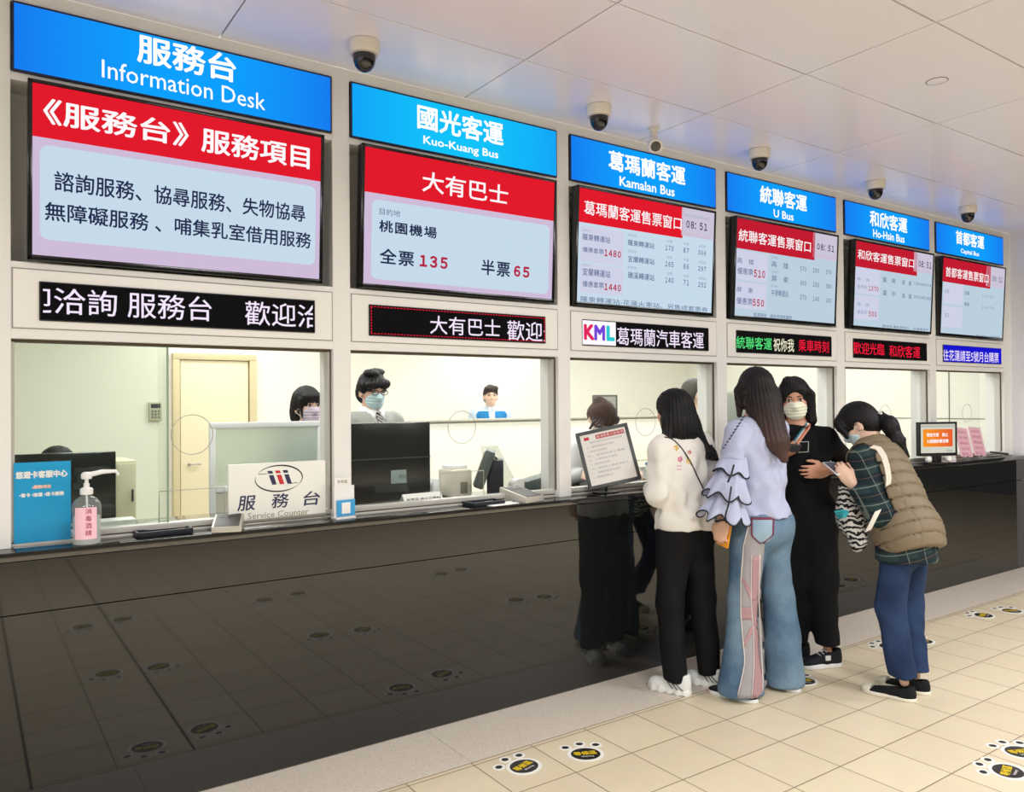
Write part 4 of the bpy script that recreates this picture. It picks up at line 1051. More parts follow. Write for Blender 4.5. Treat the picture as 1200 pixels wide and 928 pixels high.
UP = V(0, 0, 1)
class Head:
    """skull frame: side = the person's right, fwd = where the face points"""
    def __init__(s, c, yaw, pitch=0, roll=0, k=1.0):
        s.c = np.asarray(c, float); s.k = k
        f = V(math.sin(yaw)*math.cos(pitch), math.cos(yaw)*math.cos(pitch), math.sin(pitch))
        r = unit(np.cross(f, UP)); u = np.cross(r, f)
        s.f = f; s.r = r*math.cos(roll)+u*math.sin(roll); s.u = u*math.cos(roll)-r*math.sin(roll)
        s.A = np.array([s.r, s.f, s.u])
    def p(s, x, y, z): return s.c+s.k*(x*s.r+y*s.f+z*s.u)
    def e(s, x, y, z, rx, ry, rz, k=.02): return elp(s.p(x, y, z), s.A, (rx*s.k, ry*s.k, rz*s.k), k)
    def cp(s, a, b, ra, rb, k=.01): return cap(s.p(*a), s.p(*b), ra*s.k, rb*s.k, k)
    def prims(s, lips=True):
        o = [s.e(0, -.008, .022, .074, .093, .088), s.e(0, .026, -.035, .060, .062, .074, .03), s.e(0, .048, -.080, .036, .034, .030, .03),
             s.e(.034, .052, -.030, .026, .026, .024, .02), s.e(-.034, .052, -.030, .026, .026, .024, .02),
             s.cp((-.034, .080, .020), (.034, .080, .020), .010, .010, .014),
             s.cp((0, .086, .006), (0, .105, -.030), .0065, .0115, .010), s.e(.010, .094, -.034, .008, .010, .007, .006), s.e(-.010, .094, -.034, .008, .010, .007, .006),
             s.e(.077, -.008, -.016, .010, .021, .032, .006), s.e(-.077, -.008, -.016, .010, .021, .032, .006),
             sub(s.e(.080, .002, -.010, .008, .010, .016), .006), sub(s.e(-.080, .002, -.010, .008, .010, .016), .006),
             sub(s.e(.032, .094, .003, .017, .014, .010), .012), sub(s.e(-.032, .094, .003, .017, .014, .010), .012)]
        if lips: o += [s.e(0, .083, -.060, .021, .010, .0055, .006), s.e(0, .082, -.069, .018, .010, .006, .006)]
        return o
    def bare(s, g): return [s.e(0, -.008, .022, .074+g, .093+g, .088+g), s.e(0, .026, -.035, .060+g, .062+g, .074+g, .03), s.e(0, .048, -.080, .036+g, .034+g, .030+g, .03), s.cp((0, .084, -.005), (0, .100, -.032), .008+g, .012+g, .02)]
def hand(w, d, n, thumb, curl=.5, k=1.0, spread=.0, tcurl=.3):
    """w wrist, d towards the fingers, n out of the palm, thumb = direction of the thumb side"""
    d = unit(d); n = unit(n-d*np.dot(n, d)); t = unit(thumb-d*np.dot(thumb, d)-n*np.dot(thumb, n))
    w = np.asarray(w, float)
    o = [cap(w-d*.01*k, w+d*.03*k, .027*k, .033*k, .02, n, .62), cap(w+d*.03*k, w+d*.075*k, .036*k, .039*k, .02, n, .36)]
    for (off, ln, fw) in ((.029, .070, .0), (.010, .078, .006), (-.010, .073, .004), (-.028, .057, -.005)):
        b = w+d*(.078+fw)*k+t*off*k; sp = t*off/.03*spread; r = .0088*k; a = 0; seg = [b]
        for i, (fr, bend) in enumerate(((.42, .55), (.32, 1.15), (.26, .9))):
            a += curl*bend
            dd = unit(d*math.cos(a)+n*math.sin(a)+sp*(.4 if i == 0 else .2)); b2 = b+dd*ln*fr*k
            o.append(cap(b, b2, r, r*.88, .005)); b = b2; r *= .88
    b = w+d*.022*k+t*.026*k; dd = unit(d*.62+t*.72+n*.25)
    o.append(cap(w+d*.02*k+t*.008*k, b+dd*.03*k, .015*k, .0125*k, .012)); b = b+dd*.03*k
    dd = unit(d*.85+t*(.4-tcurl)+n*(.25+tcurl)); o.append(cap(b, b+dd*.034*k, .0115*k, .0100*k, .006)); b = b+dd*.034*k
    dd = unit(d*.9+t*(.2-tcurl)+n*(.3+tcurl)); o.append(cap(b, b+dd*.026*k, .0100*k, .0078*k, .005))
    return o
def frame_of(J):
    side = J['shR']-J['shL']; side = unit(side); up = unit(J['neck']-J['pelvis']); fwd = unit(np.cross(up, side)); side = np.cross(fwd, up)
    return side, fwd, up
def torso(J, g=0.0, chest=(.150, .108), waist=(.122, .092), hip=(.158, .112), k=.06):
    side, fwd, up = frame_of(J); A = np.array([side, fwd, up]); pe, ne = J['pelvis'], J['neck']; L = np.linalg.norm(ne-pe)
    hs = unit(J.get('hipR', pe+side)-J.get('hipL', pe-side)); hf = unit(np.cross(UP, hs)); HA = np.array([hs, hf, UP])
    sh = [cap(J['shL']-side*-.02, J['shR']-side*.02, .052+g, .052+g, .04), ]
    return [elp(pe, HA, (hip[0]+g, hip[1]+g, .125+g), k), elp(pe+(ne-pe)*.38, A, (waist[0]+g, waist[1]+g, .17), k),
            elp(pe+(ne-pe)*.70+fwd*.008, A, (chest[0]+g, chest[1]+g, .175), k)] + sh
def leg_prims(J, rt=.085, rk=.060, rh=.05, g=0, knee_k=.04, heads=('L', 'R')):
    o = []
    for s in heads:
        h, kn, an = J['hip'+s], J['kn'+s], J['an'+s]
        o += [cap(h, kn, rt+g, rk+g, knee_k), cap(kn, an, rk+g, rh+g, .03)]
    return o
def arm(J, s, r=(.050, .040, .032), g=0.0, k=.03): return [cap(J['sh'+s], J['el'+s], r[0]+g, r[1]+g, k), cap(J['el'+s], J['wr'+s], r[1]+g, r[2]+g, .025)]
def sleeve(J, s, ra=.060, re=.056, rw=.042, end=1.0, k=.04):
    """sleeve from shoulder to a share of the forearm, cut square at the cuff"""
    w = J['el'+s]+(J['wr'+s]-J['el'+s])*end
    return grp([cap(J['sh'+s], J['el'+s], ra, re, .03), grp([cap(J['el'+s], w+unit(w-J['el'+s])*.02, re, rw, .03), cut(w, unit(w-J['el'+s]))], .02)], k)
def hit(px, py, fn, t0=4.0, t1=5.8, lift=.004):
    """where the sight line through a photo pixel first meets a surface, lifted towards the viewer"""
    d = unit(CR*((px-600)/FPX)-CU*((py-464)/FPX)+CF); t = np.linspace(t0, t1, 1400); P = V(0, -CAM_D, CAM_H)+t[:, None]*d; D = fn(P)
    return P[np.argmax(D < 0)]-d*lift if (D < 0).any() else None
def folds(seed, amp, f=26, axis=2, stretch=.35):
    rs = np.random.RandomState(seed); K = rs.randn(6, 3)*f; K[:, axis] *= stretch; ph = rs.rand(6)*6.28
    def fn(P):
        d = 0
        for k_, p_ in zip(K, ph): d = d+np.sin(P@k_+p_+1.3*np.sin(P@(k_[[1, 2, 0]])*.5))
        return amp*d/3
    return fn
def strands(hd, amp=.0018, n=46, seed=1, axis=None, wave=.0):
    rs = np.random.RandomState(seed)
    def fn(P):
        q = (P-hd.c)@hd.A.T
        th = np.arctan2(q[:, 0], q[:, 1]+.01)
        return amp*(np.sin(n*th+3*np.sin(9*q[:, 2]+seed)+wave*q[:, 2]*60)+.6*np.sin(n*1.9*th+2+4*np.sin(7*q[:, 2])))
    return fn
# ---- materials of skin, hair and cloth
def skin_mat(name, c):
    m = mat(name, c, .5, bump=(180, .04)); b = m.node_tree.nodes['Principled BSDF']
    b.inputs['Subsurface Weight'].default_value = .12; b.inputs['Subsurface Radius'].default_value = (.01, .004, .002)
    return m
skinA = skin_mat('skin_warm', (222, 176, 150)); skinB = skin_mat('skin_tan', (206, 152, 124)); skinC = skin_mat('skin_fair', (234, 196, 172))
hair_black = mat('hair_black', (17, 16, 18), .5, spec=.25, bump=(240, .25)); hair_brown = mat('hair_dark_brown', (46, 33, 30), .5, spec=.25, bump=(240, .25)); hair_tied = mat('hair_brown', (66, 46, 38), .5, spec=.25, bump=(240, .3)); hair_short = mat('hair_greyish', (72, 68, 60), .5, bump=(260, .3))
def hair_fade(name, c0, c1, z0, z1):
    m = bpy.data.materials.new(name); m.use_nodes = True; nt = m.node_tree; b = nt.nodes['Principled BSDF']
    tc = nt.nodes.new('ShaderNodeTexCoord'); sp = nt.nodes.new('ShaderNodeSeparateXYZ'); mr = nt.nodes.new('ShaderNodeMapRange'); mr.inputs[1].default_value = z0; mr.inputs[2].default_value = z1
    rp = nt.nodes.new('ShaderNodeValToRGB'); rp.color_ramp.elements[0].color = rgb(c0); rp.color_ramp.elements[1].color = rgb(c1)
    nt.links.new(tc.outputs['Object'], sp.inputs[0]); nt.links.new(sp.outputs['Z'], mr.inputs[0]); nt.links.new(mr.outputs[0], rp.inputs[0]); nt.links.new(rp.outputs[0], b.inputs['Base Color'])
    n = nt.nodes.new('ShaderNodeTexNoise'); mp = nt.nodes.new('ShaderNodeMapping'); mp.inputs['Scale'].default_value = (260, 260, 9); bp = nt.nodes.new('ShaderNodeBump'); bp.inputs['Strength'].default_value = .5; bp.inputs['Distance'].default_value = .004
    nt.links.new(tc.outputs['Object'], mp.inputs[0]); nt.links.new(mp.outputs[0], n.inputs['Vector']); n.inputs['Scale'].default_value = 1
    nt.links.new(n.outputs['Fac'], bp.inputs['Height']); nt.links.new(bp.outputs[0], b.inputs['Normal']); b.inputs['Roughness'].default_value = .48; b.inputs['Specular IOR Level'].default_value = .25
    return m
def cloth(name, c, rough=.85, b=(90, .15)): return mat(name, c, rough, spec=.25, bump=b)
def denim(name, c0, c1, wear=3.0):
    m = cloth(name, c0, .9); nt = m.node_tree; b = nt.nodes['Principled BSDF']
    tc = nt.nodes.new('ShaderNodeTexCoord'); n = nt.nodes.new('ShaderNodeTexNoise'); n.inputs['Scale'].default_value = wear; n.inputs['Detail'].default_value = 3
    w = nt.nodes.new('ShaderNodeTexNoise'); w.inputs['Scale'].default_value = 220
    rp = nt.nodes.new('ShaderNodeValToRGB'); rp.color_ramp.elements[0].position = .3; rp.color_ramp.elements[0].color = rgb(c0); rp.color_ramp.elements[1].position = .7; rp.color_ramp.elements[1].color = rgb(c1)
    ad = nt.nodes.new('ShaderNodeMath'); ad.operation = 'MULTIPLY_ADD'; ad.inputs[1].default_value = .35
    nt.links.new(tc.outputs['Object'], n.inputs['Vector']); nt.links.new(tc.outputs['Object'], w.inputs['Vector'])
    sb = nt.nodes.new('ShaderNodeMath'); sb.operation = 'SUBTRACT'; sb.inputs[1].default_value = .5
    nt.links.new(w.outputs['Fac'], sb.inputs[0]); nt.links.new(sb.outputs[0], ad.inputs[0]); nt.links.new(n.outputs['Fac'], ad.inputs[2]); nt.links.new(ad.outputs[0], rp.inputs[0]); nt.links.new(rp.outputs[0], b.inputs['Base Color'])
    return m
mask_white = cloth('mask_white', (240, 240, 236), .8, (200, .06)); mask_blue = cloth('mask_blue', (206, 232, 236), .8, (200, .06)); mask_cream = cloth('mask_cream', (240, 240, 218), .8, (200, .06)); mask_lilac = cloth('mask_lilac', (222, 206, 222), .8, (200, .06))
eye_white = mat('eye_white', (236, 232, 226), .25); eye_dark = mat('eye_dark', (36, 26, 22), .15); brow_dark = mat('eyebrow_dark', (44, 34, 30), .7); lipm = mat('lip_rose', (190, 110, 104), .45)
def add_face(root, body, hd, brows=True, eyes=True):
    if eyes:
        for s in (-1, 1):
            b = MB(); M = Matrix((tuple(hd.r), tuple(hd.f), tuple(hd.u))).transposed()
            b.ball(hd.p(.032*s, .081, .003), (.0135*hd.k, .006*hd.k, .0062*hd.k), 16, 10, M); e = pm(b, 'eye', eye_white, root, body)
            b = MB(); b.ball(hd.p(.032*s, .0855, .003), (.0062*hd.k, .0026*hd.k, .0062*hd.k), 14, 8, M); o = pm(b, 'iris', eye_dark, root, e)
            b = MB(); b.tube([hd.p(.017*s, .0835, .005), hd.p(.025*s, .087, .0105), (hd.p(.036*s, .086, .0105)), hd.p(.047*s, .079, .004)], [.0012, .0018, .0018, .0012], 6); pm(b, 'eyelid', brow_dark, root, e)
    if brows:
        for s in (-1, 1):
            b = MB(); b.tube([hd.p(.014*s, .092, .024), hd.p(.03*s, .091, .029), hd.p(.050*s, .079, .025)], [.0030, .0034, .0014], 8); pm(b, 'eyebrow', brow_dark, root, body)
def add_mask(root, hd, m, body, low=0.0, loops=True, z0=-.058):
    pr = hd.bare(.010)+[inter(hd.e(0, .070, z0-low, .073, .075, .058), .006), cut(hd.p(0, .012, 0), -hd.f)]
    def pleat(P):
        q = (P-hd.c)@hd.A.T/hd.k
        return .0016*np.sin(q[:, 2]*330)*(np.abs(q[:, 2]+.06) < .04)
    o = soft('face_mask', pr, m, root, .0035, pleat, .002, 1, parent=body, box=(hd.c-.14, hd.c+.14))
    if loops:
        for s in (-1, 1):
            for zz in (-.020, -.078):
                b = MB(); b.tube([hd.p(.060*s, .040, zz-low), hd.p(.076*s, .018, (zz-.02)/2-low*.5), hd.p(.083*s, -.022, .004 if zz > -.05 else -.036)], .0014, 5); pm(b, 'ear_loop', mask_white, root, o)
    return o
def shoe(name, heel, toe, m_up, m_sole, root, w=.046, h=.075, sole=.022, ankle=None, chunky=0.0, toe_cap=None, open_top=.0, laces=None, accent=None):
    heel, toe = np.asarray(heel, float), np.asarray(toe, float); d = unit((toe-heel)*V(1, 1, 0)); L = np.linalg.norm((toe-heel)[:2]); s = unit(np.cross(d, UP)); z = heel[2]
    A = np.array([s, d, UP]); B = lambda f, zz, off=0: heel+d*L*f+UP*zz+s*off
    def last(g, hh): return [elp(B(.16, hh*.42), A, (w*.78+g, L*.17+g, hh*.62+g), .03), elp(B(.42, hh*.34), A, (w*.86+g, L*.30+g, hh*.52+g), .03), elp(B(.76, hh*.25), A, (w+g, L*.24+g, hh*.36+g), .03)]
    up = last(0, h+sole)+[cap(B(.20, (h+sole)*.5), B(.16, h+sole*.8), w*.72, w*.70, .03), cut(heel+UP*sole*.6, -UP), cut(heel+UP*(h+sole), UP+d*.22), sub(cap(B(.22, h*.75+sole), B(.20, h+sole+.06), w*.52, w*.60), .006)]
    o = soft('shoe', up, m_up, root, .0045, None, 0, 1)
    def zig(P):
        q = (P-heel); return chunky*np.sin((q@d)*2*math.pi/.048+np.where(q@s > 0, 0, .6))*np.clip(1.2-q[:, 2]/(sole*1.5), 0, 1)
    so = [elp(B(.18, .0), A, (w*.92+chunky, L*.20+chunky, .06), .04), elp(B(.5, 0), A, (w*.90+chunky, L*.34, .06), .04), elp(B(.76, 0), A, (w*1.1+chunky, L*.245+chunky, .06), .04), cut(heel+UP*(sole+chunky), UP, .006), cut(heel, -UP, .004)]
    soft('sole', so, m_sole, root, .0045, zig if chunky else None, chunky, 1, parent=o)
    if toe_cap is not None:
        tc = last(.003, h+sole)+[cut(B(.80, 0), -d), cut(heel+UP*sole*.5, -UP)]; soft('toe_cap', tc, toe_cap, root, .0045, None, 0, 1, parent=o)
    if accent is not None:
        b = MB(); fn = lambda P: sdf(up, P)
        for sg in (-1, 1):
            for f0, f1, z0, z1 in ((.10, .34, .030, .078), (.22, .44, .030, .074), (.34, .54, .030, .068)):
                pts = []
                for t in np.linspace(0, 1, 7):
                    c0 = B(f0+(f1-f0)*t, sole*.8+(h-.012)*t*.8); P = c0+np.outer(np.linspace(w*1.6, 0, 160)*sg, s); D = fn(P)
                    if (D < 0).any(): pts.append(P[np.argmax(D < 0)]+s*sg*.001)
                if len(pts) > 2: b.tube(pts, .0042, 6)
        pm(b, 'side_stripe', accent, root, o)
    if laces is not None:
        b = MB()
        for k in range(4): b.tube([B(.40+.07*k, (h+sole)*(.88-.10*k)*.98, -.024), B(.415+.07*k, (h+sole)*(.93-.10*k), 0), B(.40+.07*k, (h+sole)*(.88-.10*k)*.98, .024)], .0035, 6)
        pm(b, 'laces', laces, root, o)
    return o, B, A
def person(lab, loc): return thing('person', lab, 'person', loc)
GND = lambda x, y, z=0: V(x, y, z)
# ---------------------------------------------------------------- woman in the white sweater, seen from behind
def woman_white():
    o = person('woman seen from behind in white sweater and black trousers, thin strap across her back', (3.22, -.33, 0))
    J = dict(pelvis=V(3.22, -.335, .90), neck=V(3.20, -.305, 1.375), shL=V(3.050, -.315, 1.300), shR=V(3.365, -.335, 1.300), hipL=V(3.135, -.335, .86), hipR=V(3.305, -.345, .86),
             knL=V(3.115, -.32, .47), knR=V(3.335, -.345, .47), anL=V(3.115, -.345, .085), anR=V(3.345, -.39, .085),
             elL=V(3.015, -.335, 1.06), elR=V(3.42, -.345, 1.07), wrL=V(3.15, -.155, 1.06), wrR=V(3.36, -.145, 1.075))
    hd = Head((3.185, -.285, 1.505), R(-8), R(-6), 0, .94)
    body = hd.prims()+[cap(hd.p(0, -.02, -.06), J['neck']-UP*.03, .048, .052, .03)]+torso(J, -.012)+arm(J, 'L', g=-.008)+arm(J, 'R', g=-.008)+leg_prims(J, g=-.015, rh=.036)
    body += hand(J['wrL'], V(.5, .85, .1), V(.6, -.3, -.6), V(.3, .2, .9), .7, .92)+hand(J['wrR'], V(-.5, .85, .1), V(-.6, -.3, -.6), V(-.3, .2, .9), .7, .92)
    bo = soft('body', body, skinA, o, .006)
    fz = folds(3, .010, 34)
    sw = torso(J, .016, chest=(.150, .112), waist=(.146, .112), hip=(.164, .126))+[cap(J['neck']-UP*.06, J['neck']-UP*.005, .085, .058, .04)]
    sw += [cut(V(3.22, -.33, .865), V(0, 0, -1))]+[sleeve(J, s) for s in 'LR']+[cut(J['neck']+UP*.0, UP)]
    sweater = soft('sweater', sw, cloth('white_knit', (236, 232, 224), .9, (220, .2)), o, .0065, fz, .010, 1)
    swf = lambda P: sdf(sw, P)-fz(P)
    for c, px, py, r in (((226, 190, 80), 792, 525, .017), ((226, 190, 80), 807, 541, .017), ((222, 120, 160), 797, 538, .015), ((206, 90, 90), 808, 530, .012)):
        b = MB(); q = hit(px, py, swf, lift=.001)
        for a in range(5): b.ball(q+CR*(math.cos(a*1.256)*r*.6)+CU*(math.sin(a*1.256)*r*.6), (r*.42, r*.2, r*.42), 10, 6)
        pm(b, 'flower_print', mat('print_%d' % c[1], c, .8), o, sweater)
    for k in range(2):
        b = MB(); b.tube([hit(px, 546+4*k, swf, lift=.001) for px in (793, 796, 799)], .0022, 5); pm(b, 'print_line', mat('print_rose', (226, 150, 176), .8), o, sweater)
    tr = [elp(J['pelvis']-UP*.06, np.eye(3), (.160, .118, .13), .05)]+leg_prims(J, .094, .074, .062, knee_k=.05)+[cut(V(0, 0, .065), V(0, 0, -1)), cut(V(0, 0, .875), UP)]
    soft('trousers', tr, cloth('black_trousers', (13, 13, 16), .8), o, .007, folds(5, .007, 26), .008)
    cap_ = lambda a, b_, ra, rb, k=.02: cap(hd.p(*a), hd.p(*b_), ra, rb, k)
    hr = [hd.e(0, -.016, .030, .098, .108, .098), hd.e(0, -.050, -.055, .118, .080, .120, .04), hd.e(.02, -.062, -.12, .120, .066, .080, .04),
          cap_((-.085, -.03, -.06), (-.125, -.035, -.165), .045, .026), cap_((-.125, -.035, -.165), (-.165, -.02, -.190), .026, .010),
          cap_((.08, -.04, -.06), (.105, -.07, -.17), .055, .044), cap_((.105, -.07, -.17), (.125, -.105, -.235), .044, .034), cap_((.125, -.105, -.235), (.130, -.135, -.275), .032, .024, .01), cap_((.130, -.135, -.275), (.085, -.150, -.285), .024, .014, .008),
          sub(hd.e(0, .105, -.05, .062, .06, .10), .02), sub(cap(hd.p(0, .06, -.11), hd.p(0, .09, -.25), .06, .06), .02)]
    hf = strands(hd, .0026, 34, 3, wave=.6)
    soft('hair', hr, hair_black, o, .005, hf, .006, 1)
    b = MB(); b.tube([hd.p(.158, -.12, -.22), hd.p(.168, -.14, -.26), hd.p(.145, -.165, -.30), hd.p(.10, -.17, -.298), hd.p(.082, -.17, -.262), hd.p(.105, -.17, -.245)], [.013, .014, .014, .012, .010, .004], 10); pm(b, 'hair_curl', hair_black, o)
    # bag strap over the left shoulder to the right hip, laid on the sweater
    pts = [hit(px, py, swf, lift=.004) for px, py in ((779, 512), (785, 513), (791, 517), (797, 523), (803, 531), (809, 541), (814, 551), (819, 562), (824, 572), (829, 580))]
    pts = [p for p in pts if p is not None]
    b = MB(); b.tube(pts, .0038, 6); pm(b, 'bag_strap', mat('strap_dark', (40, 30, 32), .5), o)
    for s, hx, hy, tx, ty in (('L', 3.150, -.425, 3.075, -.195), ('R', 3.385, -.465, 3.305, -.240)):
        shoe('shoe', (hx, hy, 0), (tx, ty, 0), cloth('white_mesh_shoe', (232, 234, 230), .6, (160, .2)), mat('white_sole', (236, 236, 228), .5), o, w=.047, h=.075, sole=.036, chunky=.0026, accent=mat('accent_grey', (120, 126, 122), .5), laces=mat('lace_grey', (150, 156, 150), .7))
    return o
woman_white()
# ---------------------------------------------------------------- woman in the lavender blouse with ruffled sleeves
def woman_blouse():
    o = person('woman with long brown hair, lavender ruffle-sleeved blouse and flared patchwork jeans', (3.50, -.60, 0))
    J = dict(pelvis=V(3.515, -.60, .93), neck=V(3.52, -.575, 1.47), shL=V(3.36, -.59, 1.385), shR=V(3.665, -.60, 1.385), hipL=V(3.435, -.60, .90), hipR=V(3.60, -.61, .90),
             knL=V(3.39, -.58, .50), knR=V(3.63, -.62, .50), anL=V(3.335, -.66, .09), anR=V(3.65, -.66, .09),
             elL=at(853, 566, -.64), elR=V(3.69, -.52, 1.11), wrL=at(847, 611, -.61), wrR=V(3.57, -.35, 1.08))
    hd = Head((3.525, -.565, 1.612), R(18), R(-8), 0, .96)
    body = hd.prims()+[cap(hd.p(0, -.02, -.06), J['neck']-UP*.03, .048, .052, .03)]+torso(J, -.012)+arm(J, 'L', (.046, .036, .027), g=-.004)+arm(J, 'R', g=-.006)+leg_prims(J, g=-.012, rh=.036)
    hw = hand(J['wrL'], V(-.16, .12, -1), V(.95, .2, .1), V(.15, .95, 0), .75, .95)
    body += hw+hand(J['wrR'], V(-.4, .9, .1), V(-.6, -.3, -.6), V(-.3, .2, .9), .6, .92)
    bo = soft('body', body, skinA, o, .0045)
    add_face(o, bo, hd)
    lav = cloth('lavender_cotton', (183, 189, 216), .85, (160, .12)); trimk = mat('black_piping', (24, 26, 36), .7)
    fz = folds(11, .012, 30)
    bl = torso(J, .016, chest=(.152, .112), waist=(.146, .108), hip=(.166, .128))+[cap(J['neck']-UP*.06, J['neck']-UP*.01, .085, .062, .04), cut(V(0, 0, .945), V(0, 0, -1)), sleeve(J, 'R', .062, .062, .056), grp([cap(J['shL'], J['shL']+(J['elL']-J['shL'])*.6, .062, .066, .04), cut(J['shL']+(J['elL']-J['shL'])*.6, unit(J['elL']-J['shL']))], .04), cut(J['neck'], UP)]
    blouse = soft('blouse', bl, lav, o, .0065, fz, .010)
    b = MB(); b.tube([J['neck']+V(.066*math.cos(a), .060*math.sin(a), -.012) for a in np.linspace(0, 6.28, 25)[:-1]], .006, 6, True); pm(b, 'neck_trim', trimk, o, blouse)
    # ruffle tiers on the left sleeve: flaring wavy cones with black edging
    ax0 = J['shL']; arm_d = unit(J['wrL']-J['shL']); e1 = unit(np.cross(arm_d, V(0, 1, 0))); e2 = np.cross(arm_d, e1)
    def tier(z_top, z_bot, r0, r1, nw, amp, ph, open_=None):
        def cen(z):
            for a_, b_ in ((J['shL'], J['elL']), (J['elL'], J['wrL'])):
                if b_[2] <= z <= a_[2]+1e-6: return a_+(b_-a_)*((a_[2]-z)/(a_[2]-b_[2]))
            return J['wrL']+UP*(z-J['wrL'][2])
        N, M = 96, 12; vs, fs = [], []
        for j in range(M+1):
            t = j/M; z = z_top+(z_bot-z_top)*t; c = cen(z); r = r0+(r1-r0)*t**.85
            for i in range(N):
                a = 2*math.pi*i/N; w = amp*t*math.sin(nw*a+ph)+.4*amp*t*math.sin((nw+2)*a+2*ph)
                rr = r+w; vs.append(c+V(rr*math.cos(a), rr*math.sin(a), -.035*t*math.sin(nw*a+ph+1)*amp/.03-.02*t*math.cos(a+.6)))
        for j in range(M):
            for i in range(N): fs.append((j*N+i, j*N+(i+1) % N, (j+1)*N+(i+1) % N, (j+1)*N+i))
        b = MB(); b.add(vs, fs); bmesh.ops.recalc_face_normals(b.bm, faces=b.bm.faces[:])
        t_ = pm(b, 'sleeve_ruffle', lav, o, ang=None); md = t_.modifiers.new('cloth', 'SOLIDIFY'); md.thickness = .003; md.offset = 0
        b = MB(); b.tube([vs[M*N+i] for i in range(N)], .0042, 6, True); pm(b, 'ruffle_edging', trimk, o, t_)
    tier(1.265, 1.185, .062, .082, 5, .010, .4); tier(1.21, 1.065, .052, .102, 6, .016, 1.9); tier(1.10, .955, .050, .114, 6, .018, .3)
    # black ribbon ties along the open sleeve
    blf = lambda P: sdf(bl, P)-fz(P)
    for k in range(11):
        b = MB(); q = hit(871-2.3*k, 489+3.6*k, blf, lift=.001)
        if q is None: continue
        b.ball(q, (.006, .006, .0045), 8, 6); b.ball(q+V(.006, -.004, .006), (.004, .004, .003), 8, 6); pm(b, 'braid_trim', trimk, o, blouse)
    b = MB(); b.tube([at(860, 545, -.72), at(857, 556, -.745), at(853, 565, -.75)], .005, 6); b.tube([at(857, 570, -.75), at(854, 590, -.745), at(850, 604, -.72), at(851, 612, -.68)], .0045, 6)
    pm(b, 'ribbon_tie', trimk, o, blouse)
    # jeans: left leg flared, with a stitched grey and rose panel on its outer side
    jn = [elp(J['pelvis']-UP*.04, np.eye(3), (.162, .122, .14), .05), elp(J['pelvis']-UP*.06-V(0, .045, 0), np.eye(3), (.15, .09, .10), .04)]
    jn += [cap(J['hipL'], J['knL'], .102, .074, .05), cap(J['knL'], V(3.340, -.60, .04), .074, .116, .04), cap(J['hipR'], J['knR'], .100, .078, .05), cap(J['knR'], V(3.655, -.64, .045), .078, .102, .04)]
    jf = folds(21, .009, 22)
    jcut = [cut(V(0, 0, .022), V(0, 0, -1)), cut(V(0, 0, .955), UP)]
    jeans = soft('jeans', jn+jcut, denim('washed_denim', (64, 94, 124), (126, 152, 172), 4), o, .0065, jf, .009)
    def surf(px, py, g=.003):
        d = unit(CR*((px-600)/FPX)-CU*((py-464)/FPX)+CF); o0 = V(0, -CAM_D, CAM_H); t = np.linspace(4.0, 5.0, 800); P = o0+t[:, None]*d; D = sdf(jn+jcut, P)-jf(P)
        i = np.argmax(D < 0); return (P[i] if (D < 0).any() else None), d
    def patch(name, poly_rows, m, g, par):
        """poly_rows: list of (py, px_left, px_right); lays a thin strip on the denim"""
        vs, fs = [], []; NX = 10; rows = []
        for py, x0, x1 in poly_rows:
            row = []
            for k in range(NX+1):
                p, d = surf(x0+(x1-x0)*k/NX, py)
                row.append(None if p is None else p-d*g)
            good = [r for r in row if r is not None]
            if not good: continue
            for k in range(NX+1):
                if row[k] is None: row[k] = min(((abs(k-j), row[j]) for j in range(NX+1) if row[j] is not None), key=lambda q: q[0])[1]
            rows.append(row)
        for r in rows: vs += r
        for j in range(len(rows)-1):
            for k in range(NX): fs.append((j*(NX+1)+k, j*(NX+1)+k+1, (j+1)*(NX+1)+k+1, (j+1)*(NX+1)+k))
        b = MB(); b.add(vs, fs); bmesh.ops.recalc_face_normals(b.bm, faces=b.bm.faces[:])
        q = pm(b, name, m, o, par, ang=None); md = q.modifiers.new('cloth', 'SOLIDIFY'); md.thickness = .002; md.offset = 0
        return q
    def rows(pts, n=26):
        ys = [p[0] for p in pts]; return [(y, np.interp(y, ys, [p[1] for p in pts]), np.interp(y, ys, [p[2] for p in pts])) for y in np.linspace(ys[0], ys[-1], n)]
    greyp_ = cloth('patch_grey', (168, 164, 166), .9, (260, .5)); rosep = cloth('patch_rose', (180, 144, 148), .9, (260, .5)); seam_ = cloth('patch_seam', (214, 204, 200), .9)
    pan = patch('side_panel', rows([(612, 878, 893), (640, 871, 896), (680, 868, 892), (720, 868, 894), (745, 870, 896), (775, 873, 897), (800, 868, 899), (824, 862, 902)], 40), greyp_, .003, jeans)
    patch('rose_stripe', rows([(652, 882, 890), (700, 881, 889), (740, 884, 891), (780, 885, 894), (818, 882, 893)], 30), rosep, .0055, pan)
    patch('rose_stripe', rows([(712, 869, 880), (726, 868.5, 882)], 6), rosep, .006, pan)
    patch('rose_stripe', rows([(678, 869, 873), (704, 880, 886)], 10), rosep, .006, pan); patch('rose_stripe', rows([(734, 880, 885), (757, 869, 874)], 10), rosep, .006, pan)
    for r_ in ([(650, 880.5, 881.5), (700, 879.5, 880.5), (740, 882.5, 883.5), (780, 883.5, 884.5), (818, 880.5, 881.5)], [(650, 890, 891), (700, 889, 890), (740, 891, 892), (780, 894, 895), (818, 893, 894)], [(612, 877.5, 879), (640, 870.5, 872), (680, 867.5, 869), (720, 867.5, 869), (745, 869.5, 871), (775, 872.5, 874), (800, 867.5, 869), (824, 861.5, 863)]):
        patch('seam_line', rows(r_, 24), seam_, .0068, pan)
